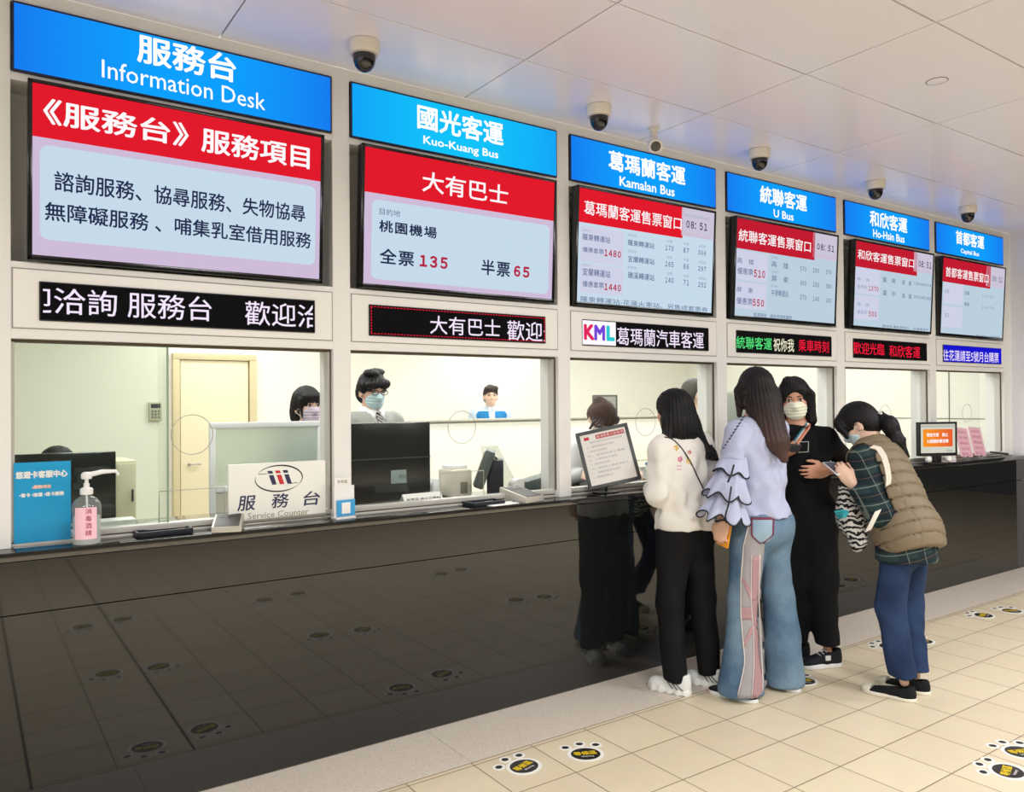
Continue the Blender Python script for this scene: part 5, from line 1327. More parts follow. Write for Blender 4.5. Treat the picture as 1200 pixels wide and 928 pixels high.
    patch('back_pocket', rows([(607, 881, 907), (628, 881, 906), (636, 890, 899)], 12), denim('pocket_denim', (132, 160, 184), (168, 190, 206), 8), .005, jeans)
    patch('pocket_edging', rows([(606, 880, 908), (609, 880, 908)], 3), cloth('plum_stitch', (120, 62, 84), .8), .0065, jeans)
    for r_ in ([(608, 880, 882), (628, 880, 882), (637, 890, 892)], [(608, 905.5, 907.5), (627, 905, 907), (637, 893, 895)]): patch('pocket_edging', rows(r_, 12), MATS['plum_stitch'], .0065, jeans)
    # letters stitched down the panel
    for ch, py in zip('DONNA', (700, 709, 718, 727, 736)):
        p, d = surf(886.5, py)
        if p is None: continue
        co, fc = text_mesh(ch, .02); sc = .030
        wx = CR*.82+V(0, 0, 0); b = MB(); c0 = (co.max(0)+co.min(0))/2
        b.add([p-d*.009+CR*((v[0]-c0[0])*sc)*.9+CU*((v[1]-c0[1])*sc) for v in co], fc); pm(b, 'stitched_letter', cloth('letter_grey', (150, 150, 150), .9), o, pan, ang=None)
    # hair
    hcap = lambda a, b_, ra, rb, k=.02: cap(hd.p(*a), hd.p(*b_), ra, rb, k)
    hr = [hd.e(0, -.014, .032, .090, .108, .100), hd.e(0, -.050, -.06, .096, .074, .13, .04),
          hcap((-.080, .03, .0), (-.088, .040, -.135), .030, .014, .03), hcap((.0, -.07, -.08), (.03, -.115, -.31), .080, .052, .05), hcap((.03, -.115, -.31), (.055, -.13, -.40), .052, .022, .03),
          hcap((.07, -.04, -.04), (.085, -.10, -.32), .045, .028, .04), hcap((-.045, -.07, -.12), (-.035, -.125, -.30), .035, .008, .03),
          sub(hd.e(.02, .110, -.05, .066, .065, .11), .02)]
    soft('hair', hr, hair_fade('hair_brown_fade', (86, 62, 56), (26, 22, 24), 1.20, 1.58), o, .005, strands(hd, .0022, 40, 5), .005)
    # phone in an orange case and bracelet in the left hand
    wd = unit(V(-.16, .12, -1)); c = J['wrL']+wd*.062+V(.034, .004, 0)
    ph = thing('mobile_phone', 'phone in an orange case held low in a hand below the ruffled sleeve', 'phone', tuple(c), (R(14), R(-4), R(4)))
    MB().box(-.006, .006, -.036, .036, -.075, .075, .004).done('phone_case', mat('orange_case', (240, 158, 40), .4), ph); MB().box(.0061, .0068, -.033, .033, -.07, .07).done('phone_screen', blackp, ph)
    MB().box(-.0075, -.0055, -.024, .0, .035, .065, .001).done('camera_patch', blackp, ph)
    b = MB(); b.tube([J['wrL']+wd*(-.006)+V(.036*math.cos(a), .036*math.sin(a), .006*math.sin(2*a)) for a in np.linspace(0, 6.28, 25)[:-1]], .006, 7, True); pm(b, 'bracelet', mat('bracelet_dark', (44, 40, 46), .5), o)
    sb, sw_ = cloth('black_canvas_shoe', (26, 27, 32), .7), mat('shoe_white_rubber', (226, 226, 222), .5)
    shoe('shoe', (3.345, -.700, 0), (3.280, -.440, 0), sb, sw_, o, w=.044, h=.062, sole=.024, laces=mask_white)
    shoe('shoe', (3.655, -.735, 0), (3.625, -.475, 0), sb, sw_, o, w=.044, h=.062, sole=.024, laces=mask_white)
    return o
woman_blouse()
# ---------------------------------------------------------------- woman in black with cream mask, facing the camera
def woman_black():
    o = person('woman in black with cream face mask and rainbow strap, facing the camera against the counter', (4.10, -.47, 0))
    fd = unit(V(-.80, -.60, 0)); rt = V(fd[1], -fd[0], 0)         # facing; rt = her right
    rt = unit(np.cross(fd, UP))
    pe = V(4.10, -.46, .92)
    ne = at(932, 498, -.47)
    J = dict(pelvis=pe, neck=ne, shR=ne+rt*.155-UP*.075, shL=ne-rt*.165-UP*.075, hipR=pe+rt*.085-UP*.03, hipL=pe-rt*.085-UP*.03, knR=pe+rt*.085-UP*.43+fd*.02, knL=pe-rt*.09-UP*.43+fd*.02,
             anR=V(4.09, -.40, .09), anL=V(4.16, -.565, .09), elL=at(996, 546, -.56), wrL=at(966, 551, -.64), elR=ne+rt*.20-UP*.34+fd*.02, wrR=at(914, 533, -.50))
    hd = Head(at(931, 468, -.475), math.atan2(-.80, -.60), R(-7), R(-4), .98)
    body = hd.prims()+[cap(hd.p(0, -.02, -.06), J['neck']-UP*.03, .050, .054, .03)]+torso(J, -.012)+arm(J, 'L', (.046, .038, .029))+arm(J, 'R', g=-.004)+leg_prims(J, g=-.012, rh=.036)
    body += hand(J['wrL'], unit(at(926, 556, -.585)-J['wrL']), unit(V(.55, .75, .05)), V(0, 0, 1), .32, .98, .22, .1)
    body += hand(J['wrR'], unit(at(937, 527, -.56)-J['wrR']), unit(V(.3, .2, .6)), unit(V(.2, .1, 1)), .55, .95)
    bo = soft('body', body, skinB, o, .0045)
    add_face(o, bo, hd); add_mask(o, hd, mask_cream, bo)
    bk = cloth('black_sweatshirt', (16, 17, 21), .9, (120, .15)); fz = folds(31, .009, 26)
    tp = torso(J, .013, chest=(.154, .114), waist=(.144, .112), hip=(.164, .124))+[cap(J['neck']-UP*.06, J['neck']-UP*.015, .090, .062, .04)]
    cutL = J['elL']+(J['wrL']-J['elL'])*.30
    tp += [cut(V(0, 0, .80), V(0, 0, -1)), sleeve(J, 'L', .062, .058, .052, .30), sleeve(J, 'R', .062, .054, .042), cut(J['neck']-UP*.006, UP)]
    top = soft('sweatshirt', tp, bk, o, .0065, fz, .010)
    A = np.array([rt, fd, UP])
    sk = [elp(pe-UP*.04, A, (.172, .130, .15), .06)]
    for s in 'RL':
        q = J['kn'+s]; sk += [cap(J['hip'+s], q, .102, .086, .08), cap(q, J['an'+s]-UP*.0, .086, .066, .05)]
    sk += [cut(V(0, 0, .125), V(0, 0, -1)), cut(V(0, 0, .95), UP)]
    soft('trousers', sk, cloth('black_wide_trousers', (15, 16, 20), .85), o, .007, folds(33, .009, 20), .009)
    h = hd
    hc = lambda a, b_, ra, rb, k=.02: cap(h.p(*a), h.p(*b_), ra, rb, k)
    hr = [h.e(0, -.016, .034, .092, .108, .104), h.e(0, -.050, -.06, .096, .074, .12, .04), hc((-.088, .012, .02), (-.085, .018, -.13), .030, .026, .03), hc((.088, .012, .02), (.085, .018, -.13), .030, .026, .03),
          hc((-.085, .015, -.13), (-.075, .005, -.175), .026, .012), hc((.085, .015, -.13), (.085, .005, -.175), .026, .012), hc((.03, .05, .115), (.078, .045, .02), .024, .020, .03), hc((.03, .05, .115), (-.074, .048, .05), .022, .016, .03),
          sub(h.e(-.004, .118, -.022, .064, .068, .090), .012), sub(cap(h.p(0, .07, -.11), h.p(0, .08, -.25), .06, .07), .02)]
    soft('hair', hr, hair_black, o, .0045, strands(h, .0022, 40, 8), .005)
    # what lies on the chest
    def onchest(px, py, g=.004):
        d = unit(CR*((px-600)/FPX)-CU*((py-464)/FPX)+CF); t = np.linspace(4.4, 5.6, 900); P = V(0, -CAM_D, CAM_H)+t[:, None]*d; D = sdf(tp, P)-fz(P)
        return P[np.argmax(D < 0)]-d*g
    for k, c in enumerate(((70, 150, 170), (240, 240, 236), (222, 120, 96), (232, 170, 140))):
        b = MB(); off = 1.7*(k-1.5)
        b.tube([onchest(948+off-(948-931)*t, 497+off*.4+(521-497)*t, .004) for t in np.linspace(0, 1, 9)], .0052, 6); pm(b, 'rainbow_strap', mat('strap_%d' % k, c, .7), o, top)
    p4 = [onchest(936, 518), onchest(947.5, 517.5), onchest(947, 529.5), onchest(935.5, 530)]
    b = MB(); b.tube(p4, .0022, 6, True); pm(b, 'badge_outline', mat('badge_white', (226, 226, 220), .6), o, top)
    c = at(930, 525, -.60)
    ph = thing('mobile_phone', 'dark phone held in front of a small white square outline on a black sweatshirt', 'phone', tuple(c), (R(72), R(4), R(-48)))
    MB().box(-.036, .036, -.005, .005, -.072, .072, .004).done('phone_body', blackp, ph); MB().box(-.032, .032, -.0058, -.005, -.066, .066).done('phone_screen', mat('phone_grey', (88, 92, 100), .2), ph)
    nb = cloth('black_suede', (26, 28, 34), .75); wsole = mat('runner_sole', (222, 222, 218), .5)
    for hx, hy, tx, ty in ((4.225, -.605, 3.985, -.500), (4.175, -.425, 3.945, -.345)):
        so, B_, A_ = shoe('shoe', (hx, hy, 0), (tx, ty, 0), nb, wsole, o, w=.048, h=.075, sole=.030, laces=mat('lace_light', (200, 204, 206), .7))
        b = MB(); d_ = A_[1]; s_ = -A_[0]
        side = -A_[0] if np.dot(-A_[0], V(0, -1, 0)) > 0 else A_[0]
        q = B_(.42, .062)+side*.045; b.X = Matrix.Translation(q) @ Matrix((tuple(d_), tuple(side), (0, 0, 1))).transposed().to_4x4(); b.box(-.016, .016, -.004, .004, -.014, .014, .002); pm(b, 'side_patch', wsole, o, so)
    return o
woman_black()
# ---------------------------------------------------------------- woman in the quilted vest, bent over her phone
def woman_vest():
    o = person('woman with ponytail in khaki quilted vest over plaid shirt, bent over her phone', (4.08, -1.02, 0))
    pe = at(1062, 622, -1.08); J = {}
    ne = at(1022, 520, -.88)
    f4 = unit(V(-.35, .94, 0)); s4 = unit(np.cross(f4, UP))
    J = dict(pelvis=pe, neck=ne, shL=ne-s4*.165-UP*.075+f4*.02, shR=ne+s4*.165-UP*.075+f4*.02, elL=at(1029, 600, -1.02), wrL=at(999, 564, -.90), elR=V(4.26, -.72, 1.06), wrR=at(1000, 548, -.74),
             hipL=pe+V(-.075, 0, -.03), hipR=pe+V(.085, .01, -.03), knL=at(1043, 712, -1.03), knR=at(1063, 706, -.98), anL=V(4.015, -1.105, .085), anR=V(4.165, -1.085, .085))
    hd = Head(at(1006, 497, -.80), R(-22), R(-38), R(0), .96)
    body = hd.prims()+[cap(hd.p(0, -.03, -.06), J['neck']-UP*.02, .048, .052, .03)]+torso(J, -.012)+arm(J, 'L', (.046, .038, .029))+arm(J, 'R', (.046, .038, .029))+leg_prims(J, g=-.014, rh=.036)
    body += hand(J['wrL'], unit(at(982, 547, -.84)-J['wrL']), unit(V(.5, .5, .2)), V(0, -.2, 1), .62, .92)
    body += hand(J['wrR'], unit(at(982, 542, -.78)-J['wrR']), unit(V(-.4, -.3, -.5)), V(0, .3, 1), .6, .92)
    bo = soft('body', body, skinC, o, .0045)
    add_face(o, bo, hd); add_mask(o, hd, mask_blue, bo, loops=True)
    # glasses
    b = MB()
    for s in (-1, 1): b.tube([hd.p(.032*s+.021*math.cos(a), .104, .002+.017*math.sin(a)) for a in np.linspace(0, 6.28, 21)[:-1]], .0022, 6, True); b.tube([hd.p(.053*s, .102, .006), hd.p(.074*s, .06, .006), hd.p(.081*s, -.01, .0)], .002, 6)
    b.tube([hd.p(-.011, .104, .006), hd.p(0, .107, .009), hd.p(.011, .104, .006)], .002, 6); pm(b, 'glasses', mat('glasses_black', (24, 22, 22), .3), o)
    # plaid shirt: sleeves and the tail below the vest
    def plaid():
        m = cloth('dark_plaid', (28, 44, 46), .9); nt = m.node_tree; bs = nt.nodes['Principled BSDF']; tc = nt.nodes.new('ShaderNodeTexCoord'); mp = nt.nodes.new('ShaderNodeMapping'); mp.inputs['Rotation'].default_value = (R(8), R(12), R(20)); sp = nt.nodes.new('ShaderNodeSeparateXYZ')
        nt.links.new(tc.outputs['Object'], mp.inputs[0]); nt.links.new(mp.outputs[0], sp.inputs[0]); cur = None
        def band(axis, period, width, shift):
            a = nt.nodes.new('ShaderNodeMath'); a.operation = 'MULTIPLY_ADD'; a.inputs[1].default_value = 1/period; a.inputs[2].default_value = shift; nt.links.new(sp.outputs[axis], a.inputs[0])
            f = nt.nodes.new('ShaderNodeMath'); f.operation = 'FRACT'; nt.links.new(a.outputs[0], f.inputs[0]); l = nt.nodes.new('ShaderNodeMath'); l.operation = 'LESS_THAN'; l.inputs[1].default_value = width; nt.links.new(f.outputs[0], l.inputs[0]); return l.outputs[0]
        col = rgb((26, 40, 46)); prev = None
        for axis, per, wd, sh_, c, amt in (('Z', .09, .45, 0, (44, 66, 66), .7), ('X', .085, .45, .1, (22, 34, 42), .6), ('Z', .09, .06, .72, (132, 140, 134), .6), ('X', .085, .05, .7, (128, 136, 128), .55), ('Z', .09, .03, .22, (130, 100, 76), .5)):
            mx = nt.nodes.new('ShaderNodeMix'); mx.data_type = 'RGBA'; mu = nt.nodes.new('ShaderNodeMath'); mu.operation = 'MULTIPLY'; mu.inputs[1].default_value = amt; nt.links.new(band(axis, per, wd, sh_), mu.inputs[0]); nt.links.new(mu.outputs[0], mx.inputs[0]); mx.inputs[7].default_value = rgb(c)
            if prev is None: mx.inputs[6].default_value = col
            else: nt.links.new(prev, mx.inputs[6])
            prev = mx.outputs[2]
        nt.links.new(prev, bs.inputs['Base Color']); return m
    pl = plaid(); fz = folds(41, .004, 26)
    sh = torso(J, .010)+[cap(pe+UP*.02, pe-UP*.20, .165, .178, .05, V(0, 1, 0), .84), sleeve(J, 'L', .066, .066, .046, .84), sleeve(J, 'R', .064, .060, .046, .84), cut(V(0, 0, at(1060, 666, -1.2)[2]), V(0, 0, -1)), cut(J['neck']-UP*.01, unit(J['neck']-pe))]
    soft('plaid_shirt', sh, pl, o, .0065, fz, .010)
    # quilted vest
    side, fwd, up = frame_of(J); L = np.linalg.norm(ne-pe)
    vs = torso(J, .034, chest=(.148, .114), waist=(.150, .122), hip=(.160, .130))+[cap(pe-fwd*.02, pe-UP*.06-fwd*.03, .17, .18, .06, fwd, .80), cap(J['neck']-up*.05, J['neck']+up*.025, .095, .072, .04)]
    vs += [sub(sleeve(J, 'L', .082, .080, .06, 1.0), .012), sub(sleeve(J, 'R', .082, .080, .06, 1.0), .012), cut(pe-up*.115, -up), cut(J['neck']+up*.03, up)]
    def quilt(P):
        q = (P-pe); z = q@up+.02*np.sin(q@side*9); a = q@side; w = .066
        f = np.abs(((z/w) % 1)-.5)*2; g = np.abs((((a+.03)/.13) % 1)-.5)*2
        return (.017*(1-f**10)-.014)+.0022*np.sin(q@side*120+4*np.sin(z*40))*(f > .45)*f-.004*(g > .95)
    vest = soft('quilted_vest', vs, cloth('khaki_nylon', (126, 112, 91), .55, (140, .15)), o, .006, quilt, .018)
    # white lining at the armhole
    vf = lambda P: np.minimum(sdf(vs, P)-quilt(P), sdf(sh, P)-fz(P)); arc = []
    for px, py in zip(np.interp(np.linspace(0, 5, 18), range(6), (1021, 1029, 1035, 1039, 1041, 1040)), np.interp(np.linspace(0, 5, 18), range(6), (523, 525, 534, 547, 560, 571))):
        q = hit(px, py, vf, 4.0, 5.8, .003)
        if q is not None: arc.append(q)
    b = MB(); b.ribbon(arc, CR*.95+CU*.5, .030, .008, -CF); fl = pm(b, 'fleece_trim', cloth('cream_fleece', (228, 222, 208), .95, (150, .5)), o, vest)
    jn = [elp(pe-UP*.05, np.eye(3), (.140, .108, .13), .05)]+leg_prims(J, .086, .070, .066, knee_k=.05)+[cut(V(0, 0, .115), V(0, 0, -1)), cut(pe-UP*.05, UP)]
    soft('jeans', jn, denim('dark_denim', (27, 43, 74), (46, 66, 102), 5), o, .0065, folds(43, .008, 26), .008)
    # hair gathered in a ponytail
    hc = lambda a, b_, ra, rb, k=.02: cap(hd.p(*a), hd.p(*b_), ra, rb, k)
    hr = [hd.e(0, -.012, .034, .088, .108, .098), hd.e(0, -.055, -.02, .082, .066, .085, .04), hc((.05, .075, .07), (.072, .085, -.03), .026, .010, .03), hc((-.05, .075, .07), (-.072, .085, -.03), .026, .010, .03), hc((0, .07, .08), (-.06, .085, .035), .02, .014, .03),
          sub(hd.e(0, .115, -.045, .064, .070, .080), .016), sub(hd.e(-.078, .0, -.03, .02, .03, .038), .01)]
    soft('hair', hr, hair_black, o, .0045, strands(hd, .0014, 44, 8), .004)
    tie = hd.p(0, -.125, -.035); p1_ = at(1052, 517, -.99); p2_ = at(1063, 530, -1.02)
    pt = [cap(tie, tie+(p1_-tie)*.5+UP*.02, .026, .042, .03), cap(tie+(p1_-tie)*.5+UP*.02, p1_, .042, .036, .03), cap(p1_, p2_-UP*.02, .036, .012, .03)]
    soft('ponytail', pt, hair_black, o, .0045, folds(9, .0035, 120), .004)
    b = MB(); b.ball(tie-V(.016, .01, -.012), .009, 10, 8); b.ball(tie+V(0, 0, .01), (.024, .012, .022), 14, 10); pm(b, 'hair_tie', mat('tie_pearl', (214, 210, 204), .4), o)
    c = at(979, 549, -.80)
    ph = thing('mobile_phone', 'white phone held in both hands by the woman in the khaki vest', 'phone', tuple(c), (R(-68), 0, R(-25)))
    MB().box(-.036, .036, -.005, .005, -.074, .074, .004).done('phone_body', mat('phone_white', (232, 228, 228), .3), ph); MB().box(-.032, .032, -.0058, -.005, -.066, .066).done('phone_screen', MATS['phone_grey'], ph)
    cv, rub = cloth('black_canvas', (24, 25, 28), .85), mat('cream_rubber', (232, 226, 208), .55)
    shoe('shoe', (4.015, -1.165, 0), (3.955, -.905, 0), cv, rub, o, w=.043, h=.056, sole=.020, toe_cap=rub); shoe('shoe', (4.170, -1.155, 0), (4.130, -.895, 0), cv, rub, o, w=.043, h=.056, sole=.020, toe_cap=rub)
    # zebra bag hanging from her arm
    bag = thing('tote_bag', 'black and white zebra-striped bag hanging at the arm of the woman in the vest', 'bag', tuple(at(1000, 610, -.83)))
    m = cloth('zebra_cloth', (230, 228, 222), .7); nt = m.node_tree; bs = nt.nodes['Principled BSDF']; tc = nt.nodes.new('ShaderNodeTexCoord'); wv = nt.nodes.new('ShaderNodeTexWave'); wv.wave_type = 'BANDS'; wv.bands_direction = 'Z'
    wv.inputs['Scale'].default_value = 11; wv.inputs['Distortion'].default_value = 9; wv.inputs['Detail'].default_value = 3; wv.inputs['Detail Scale'].default_value = 1.6
    rp = nt.nodes.new('ShaderNodeValToRGB'); rp.color_ramp.elements[0].position = .42; rp.color_ramp.elements[0].color = rgb((32, 32, 36)); rp.color_ramp.elements[1].position = .52; rp.color_ramp.elements[1].color = rgb((224, 222, 218))
    nt.links.new(tc.outputs['Object'], wv.inputs['Vector']); nt.links.new(wv.outputs['Fac'], rp.inputs[0]); nt.links.new(rp.outputs[0], bs.inputs['Base Color'])
    t0, t1, t2 = at(988, 572, -.80), at(997, 605, -.80), at(1006, 632, -.86)
    soft('bag_body', [cap(t0, t1, .035, .095, .04, V(.75, -.66, 0), .7), cap(t1, t2, .095, .060, .05, V(.75, -.66, 0), .7)], m, bag, .006, folds(51, .008, 34), .009)
    b = MB(); b.tube([t0, at(993, 560, -.80), at(1012, 575, -.85), at(1020, 594, -.93)], .008, 8); pm(b, 'bag_handle', m, bag)
    b = MB()
    for k in range(4): b.tube([at(978+1.5*k, 600+2.5*k, -.88), at(988, 598+2.5*k, -.915), at(994-k, 600+2*k, -.92)], .006, 6)
    pm(b, 'turquoise_print', mat('print_turquoise', (40, 150, 160), .7), bag)
    b = MB(); b.ribbon([at(1029, 598, -1.16), at(1023, 610, -1.14), at(1017, 622, -1.10)], V(.7, -.4, .3), .035, .004, V(-.6, -.7, 0)); pm(b, 'white_strap', mat('strap_white', (232, 230, 226), .6), bag)
    return o
woman_vest()
# ---------------------------------------------------------------- staff behind the windows
def simple_staff(lab, x, y, hz, yaw, skin, hairm, top_m, lean=None, mask=None, female=False, hair='short', tr=None, collar=None, sc=1.0, pitch=0, arms='down', head_at=None, glasses=False, vest=None, sit=False, lips=True):
    o = person(lab, (x, y, 0)); f = V(math.sin(yaw), math.cos(yaw), 0); r = unit(np.cross(f, UP)); k = sc
    hc_ = V(x, y, hz-.118*k) if head_at is None else np.asarray(head_at, float)
    ph = .53*hz if not sit else .55
    pe = V(x, y, ph); ne = hc_-UP*.122*k-f*.012
    if lean is not None: pe = V(x+lean[0], y+lean[1], ph)
    sw = .175*k if not female else .155*k
    J = dict(pelvis=pe, neck=ne, shL=ne-r*sw-UP*.085, shR=ne+r*sw-UP*.085, hipL=pe-r*.085-UP*.03, hipR=pe+r*.085-UP*.03)
    if sit:
        for s, q in (('L', -1), ('R', 1)): J['kn'+s] = pe+r*.10*q+f*.40+UP*.0; J['an'+s] = V(J['kn'+s][0], J['kn'+s][1], .085)
    else:
        for s, q in (('L', -1), ('R', 1)): J['kn'+s] = V(pe[0], pe[1], .48)+r*.09*q+f*.01; J['an'+s] = V(pe[0], pe[1], .085)+r*.10*q
    for s, q in (('L', -1), ('R', 1)):
        if arms == 'raised':
            J['el'+s] = J['sh'+s]+r*.08*q-UP*.18+f*.02; J['wr'+s] = J['el'+s]+f*.12+UP*.03-r*.05*q; continue
        J['el'+s] = J['sh'+s]+r*.05*q-UP*.27-f*.01; J['wr'+s] = J['el'+s]+f*.20-UP*.05-r*.06*q
    hd = Head(hc_, yaw, pitch, 0, k)
    body = hd.prims(lips)+[cap(hd.p(0, -.02, -.06), J['neck']-UP*.03, .052*k, .056*k, .03)]+torso(J, -.012)+arm(J, 'L')+arm(J, 'R')+leg_prims(J, g=-.012, rh=.036)
    for s, q in (('L', 1), ('R', -1)): body += hand(J['wr'+s], f-UP*.2, unit(r*q*.5-UP), r*q, .5, k)
    bo = soft('body', body, skin, o, .0055); add_face(o, bo, hd)
    if mask is not None: add_mask(o, hd, mask, bo)
    fz = folds(int(x*100) % 97, .004, 24)
    tp = torso(J, .016, waist=(.140, .106))+[cap(J['neck']-UP*.06, J['neck']-UP*.012, .090, .064, .04), cut(V(0, 0, ph-.06), V(0, 0, -1)), sleeve(J, 'L'), sleeve(J, 'R'), cut(J['neck']-UP*.010, UP)]
    if collar is not None:       # V-neck over a shirt and tie
        sh = soft('shirt', torso(J, .008)+[cap(J['neck']-UP*.07, J['neck']+UP*.012, .082, .062, .04), cut(J['neck']+UP*.02, UP), cut(V(0, 0, ph), V(0, 0, -1))], collar[0], o, .006)
        vn = J['neck']+f*.09; apex = J['neck']-UP*.17+f*.10
        tp.insert(-1, sub(cap(J['neck']+UP*.05+f*.10, apex, .068, .006), .006))
        def front(z, xo):
            P = np.array([J['neck']*V(1, 1, 0)+UP*z+r*xo+f*t for t in np.linspace(.3, -.02, 320)]); d = sdf(torso(J, .009)+[cap(J['neck']-UP*.07, J['neck']+UP*.012, .083, .063, .04)], P); return P[np.argmax(d < 0)]
        z0 = J['neck'][2]
        for q in (-1, 1):
            b = MB(); b.add([tuple(front(z0+.006, .012*q)+f*.004), tuple(front(z0-.012, .062*q)+f*.006), tuple(front(z0-.075, .050*q)+f*.008), tuple(front(z0-.030, .004*q)+f*.008)], [(0, 1, 2, 3)]); cl = pm(b, 'shirt_collar', collar[0], o, sh, ang=None); md = cl.modifiers.new('cloth', 'SOLIDIFY'); md.thickness = .005; md.offset = 0
        if collar[1] is not None:
            b = MB(); pts = [front(z0-.03-.02*j, 0)+f*.009 for j in range(9)]
            b.ribbon(pts, r, .034, .005, f); pm(b, 'necktie', collar[1], o, sh)
            b = MB(); b.ball(front(z0-.024, 0)+f*.010, (.017, .012, .016), 12, 8); pm(b, 'tie_knot', collar[1], o, sh)
    t_ = soft('top', tp, top_m, o, .0065, fz, .010)
    if vest is not None:
        vv = torso(J, .026, waist=(.145, .112))+[cut(V(0, 0, ph-.03), V(0, 0, -1)), cut(J['neck']-UP*.045, UP), sub(grp([cap(J['neck']+UP*.05+f*.12, J['neck']-UP*.22+f*.13, .060, .016)]), .006)]
        vv += [sub(cap(J['sh'+s]+UP*.03+r*q*.01, J['el'+s]+r*q*.02, .072, .08), .01) for s, q in (('L', -1), ('R', 1))]
        soft('waistcoat', vv, vest, o, .0065, None, 0)
    tm = tr or cloth('staff_trousers', (44, 46, 54), .85)
    soft('trousers', [elp(pe-UP*.02, np.array([r, f, UP]), (.166, .122, .13), .05)]+leg_prims(J, .094, .074, .066)+[cut(V(0, 0, .07), V(0, 0, -1)), cut(pe+UP*.06, UP)], tm, o, .008, None, 0)
    for s in 'LR': shoe('shoe', J['an'+s]*V(1, 1, 0)-f*.07, J['an'+s]*V(1, 1, 0)+f*.19, cloth('staff_shoe', (34, 32, 32), .5), blackp, o)
    h = lambda *a: hd.e(*a); hc = lambda a, b_, ra, rb, kk=.02: hd.cp(a, b_, ra, rb, kk)
    if hair == 'short': hr = [h(0, -.014, .036, .082, .100, .092), h(0, -.050, -.02, .078, .058, .075, .03), hc((-.05, .06, .085), (.055, .062, .082), .026, .024, .03), sub(h(0, .120, -.045, .072, .080, .085), .012), sub(h(.078, .0, -.03, .02, .026, .036), .008), sub(h(-.078, .0, -.03, .02, .026, .036), .008)]
    elif hair == 'full': hr = [h(0, -.010, .040, .088, .105, .094), h(0, -.048, -.02, .088, .066, .08, .03), hc((-.06, .078, .055), (.07, .082, .050), .026, .022, .03), hc((.08, .02, .04), (.080, .015, -.005), .018, .010, .02), hc((-.08, .02, .04), (-.080, .015, -.005), .018, .010, .02), h(.03, .03, .12, .05, .05, .025, .02), h(-.04, -.02, .125, .05, .05, .022, .02), sub(h(0, .124, -.045, .068, .076, .082), .012), sub(h(.082, .0, -.045, .024, .03, .035), .01), sub(h(-.082, .0, -.045, .024, .03, .035), .01)]
    elif hair == 'bob': hr = [h(0, -.012, .036, .090, .106, .100), h(0, -.046, -.05, .092, .072, .105, .04), hc((-.05, .082, .060), (.05, .082, .060), .022, .022, .03), sub(h(0, .122, -.045, .066, .074, .074), .012), hc((-.045, .080, .055), (-.042, .090, .028), .018, .008, .012), hc((-.015, .086, .058), (-.015, .098, .030), .018, .008, .012), hc((.02, .086, .058), (.018, .098, .030), .018, .008, .012), hc((.048, .080, .055), (.044, .088, .028), .018, .008, .012), hc((.076, .045, .04), (.072, .058, -.07), .012, .006, .012), hc((-.076, .045, .04), (-.072, .058, -.07), .012, .006, .012)]
    elif hair == 'bun': hr = [h(0, -.010, .038, .090, .106, .094), h(0, -.055, -.02, .080, .064, .075, .04), h(.02, -.075, .085, .045, .042, .036, .015), hc((-.06, .07, .06), (.07, .085, .03), .028, .02, .03), hc((.08, .05, .02), (.086, .05, -.05), .016, .008, .02), sub(h(0, .118, -.045, .064, .070, .080), .012), sub(h(-.078, .0, -.03, .02, .026, .036), .008)]
    soft('hair', hr, hairm, o, .005, strands(hd, .0024, 30, 12, wave=.3), .004)
    if glasses:
        b = MB()
        for s in (-1, 1):
            b.tube([hd.p(.033*s+.024*math.cos(a), .106, .002+.016*math.sin(a)) for a in np.linspace(0, 6.28, 21)[:-1]], .0024, 6, True); b.tube([hd.p(.056*s, .103, .006), hd.p(.076*s, .06, .006), hd.p(.082*s, -.01, .0)], .0022, 6)
        b.tube([hd.p(-.010, .106, .006), hd.p(0, .109, .008), hd.p(.010, .106, .006)], .0022, 6); pm(b, 'glasses', mat('glasses_black', (24, 22, 22), .3), o)
    return o, hd, J
grey_knit = cloth('grey_knit', (170, 170, 164), .95, (220, .3)); shirt_w = cloth('white_shirt', (236, 236, 236), .8)
def stripes():
    m = cloth('striped_tie', (90, 80, 84), .6); nt = m.node_tree; b = nt.nodes['Principled BSDF']; tc = nt.nodes.new('ShaderNodeTexCoord'); w = nt.nodes.new('ShaderNodeTexWave'); w.inputs['Scale'].default_value = 22; w.bands_direction = 'DIAGONAL'
    rp = nt.nodes.new('ShaderNodeValToRGB'); rp.color_ramp.interpolation = 'CONSTANT'; rp.color_ramp.elements[0].color = rgb((70, 58, 66)); rp.color_ramp.elements[1].position = .6; rp.color_ramp.elements[1].color = rgb((196, 190, 186)); nt.links.new(tc.outputs['Object'], w.inputs[0]); nt.links.new(w.outputs['Fac'], rp.inputs[0]); nt.links.new(rp.outputs[0], b.inputs['Base Color']); return m
q = at(436, 458, 1.30)
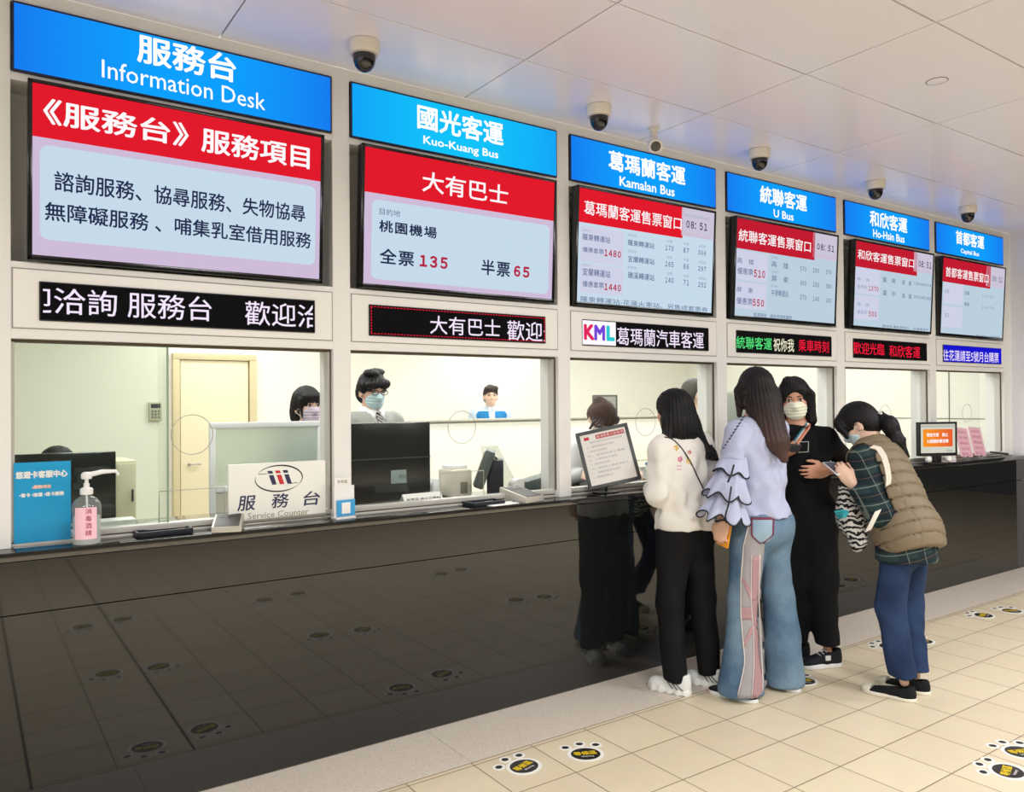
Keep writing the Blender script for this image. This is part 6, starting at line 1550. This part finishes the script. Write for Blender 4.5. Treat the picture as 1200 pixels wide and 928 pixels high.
simple_staff('man with glasses, pale blue mask and grey V-neck pullover behind the large black monitor', q[0], 1.30, 1.775, R(176), skinA, hair_black, grey_knit, mask=mask_blue, hair='full', collar=(shirt_w, stripes()), glasses=True, head_at=q, pitch=R(-8), sc=.97)
q = at(575, 464, 4.05)
simple_staff('bareheaded man in blue waistcoat standing far behind the low partition', q[0], 4.05, 1.75, R(205), skinC, mat('hair_short_dark', (52, 40, 34), .5, bump=(260, .3)), cloth('pale_blue_shirt', (206, 222, 238), .85), hair='short', vest=cloth('blue_waistcoat', (44, 130, 190), .8), head_at=q, collar=(cloth('collar_pale', (214, 226, 240), .85), None), sc=1.0)
q = at(360, 476, 1.45)
simple_staff('young woman with dark fringe and lilac mask behind the frosted desk screen', q[0], 1.45, 1.62, R(170), skinC, hair_black, cloth('navy_cardigan', (40, 42, 58), .9), mask=mask_lilac, female=True, hair='bob', head_at=q, collar=(cloth('pink_stripe_shirt', (226, 196, 204), .85), None), sc=.96)
q = at(705, 490, .62)
simple_staff('staff woman with brown tied-up hair bowed behind the framed notice', q[0]+.14, 1.02, 1.45, R(195), skinC, hair_tied, cloth('staff_blouse', (206, 206, 206), .85), female=True, arms='raised', hair='bun', head_at=q, pitch=R(-48), sc=.96, mask=mask_white)
q = at(814, 462, .95)
simple_staff('grey-haired man with pale blue mask in profile at the third window', q[0], .95, 1.75, R(112), skinC, hair_short, cloth('grey_shirt', (196, 202, 204), .85), mask=mask_blue, hair='short', head_at=q, pitch=R(-12), sc=.98)
q = at(67, 554, 1.3)
simple_staff('seated staff member behind the first black monitor, only black hair showing', q[0], 1.3, 1.30, R(185), skinA, hair_black, cloth('dark_jacket', (44, 46, 54), .9), female=True, hair='bob', head_at=q, pitch=R(-25), sit=True, mask=mask_white)
st = thing('office_stool', 'dark stool hidden behind the counter under the seated staff member', 'stool', (q[0], 1.32, 0))
MB().lathe([(.19, .35), (.20, .36), (.20, .385), (.18, .395)], n=32).done('seat', charc, st); MB().lathe([(.025, .05), (.025, .35)], n=16).done('post', steel, st)
b = MB()
for k in range(5): a = k*1.2566; b.tube([(0, 0, .06), (.24*math.cos(a), .24*math.sin(a), .03)], .018, 8)
b.done('base', blackp, st)
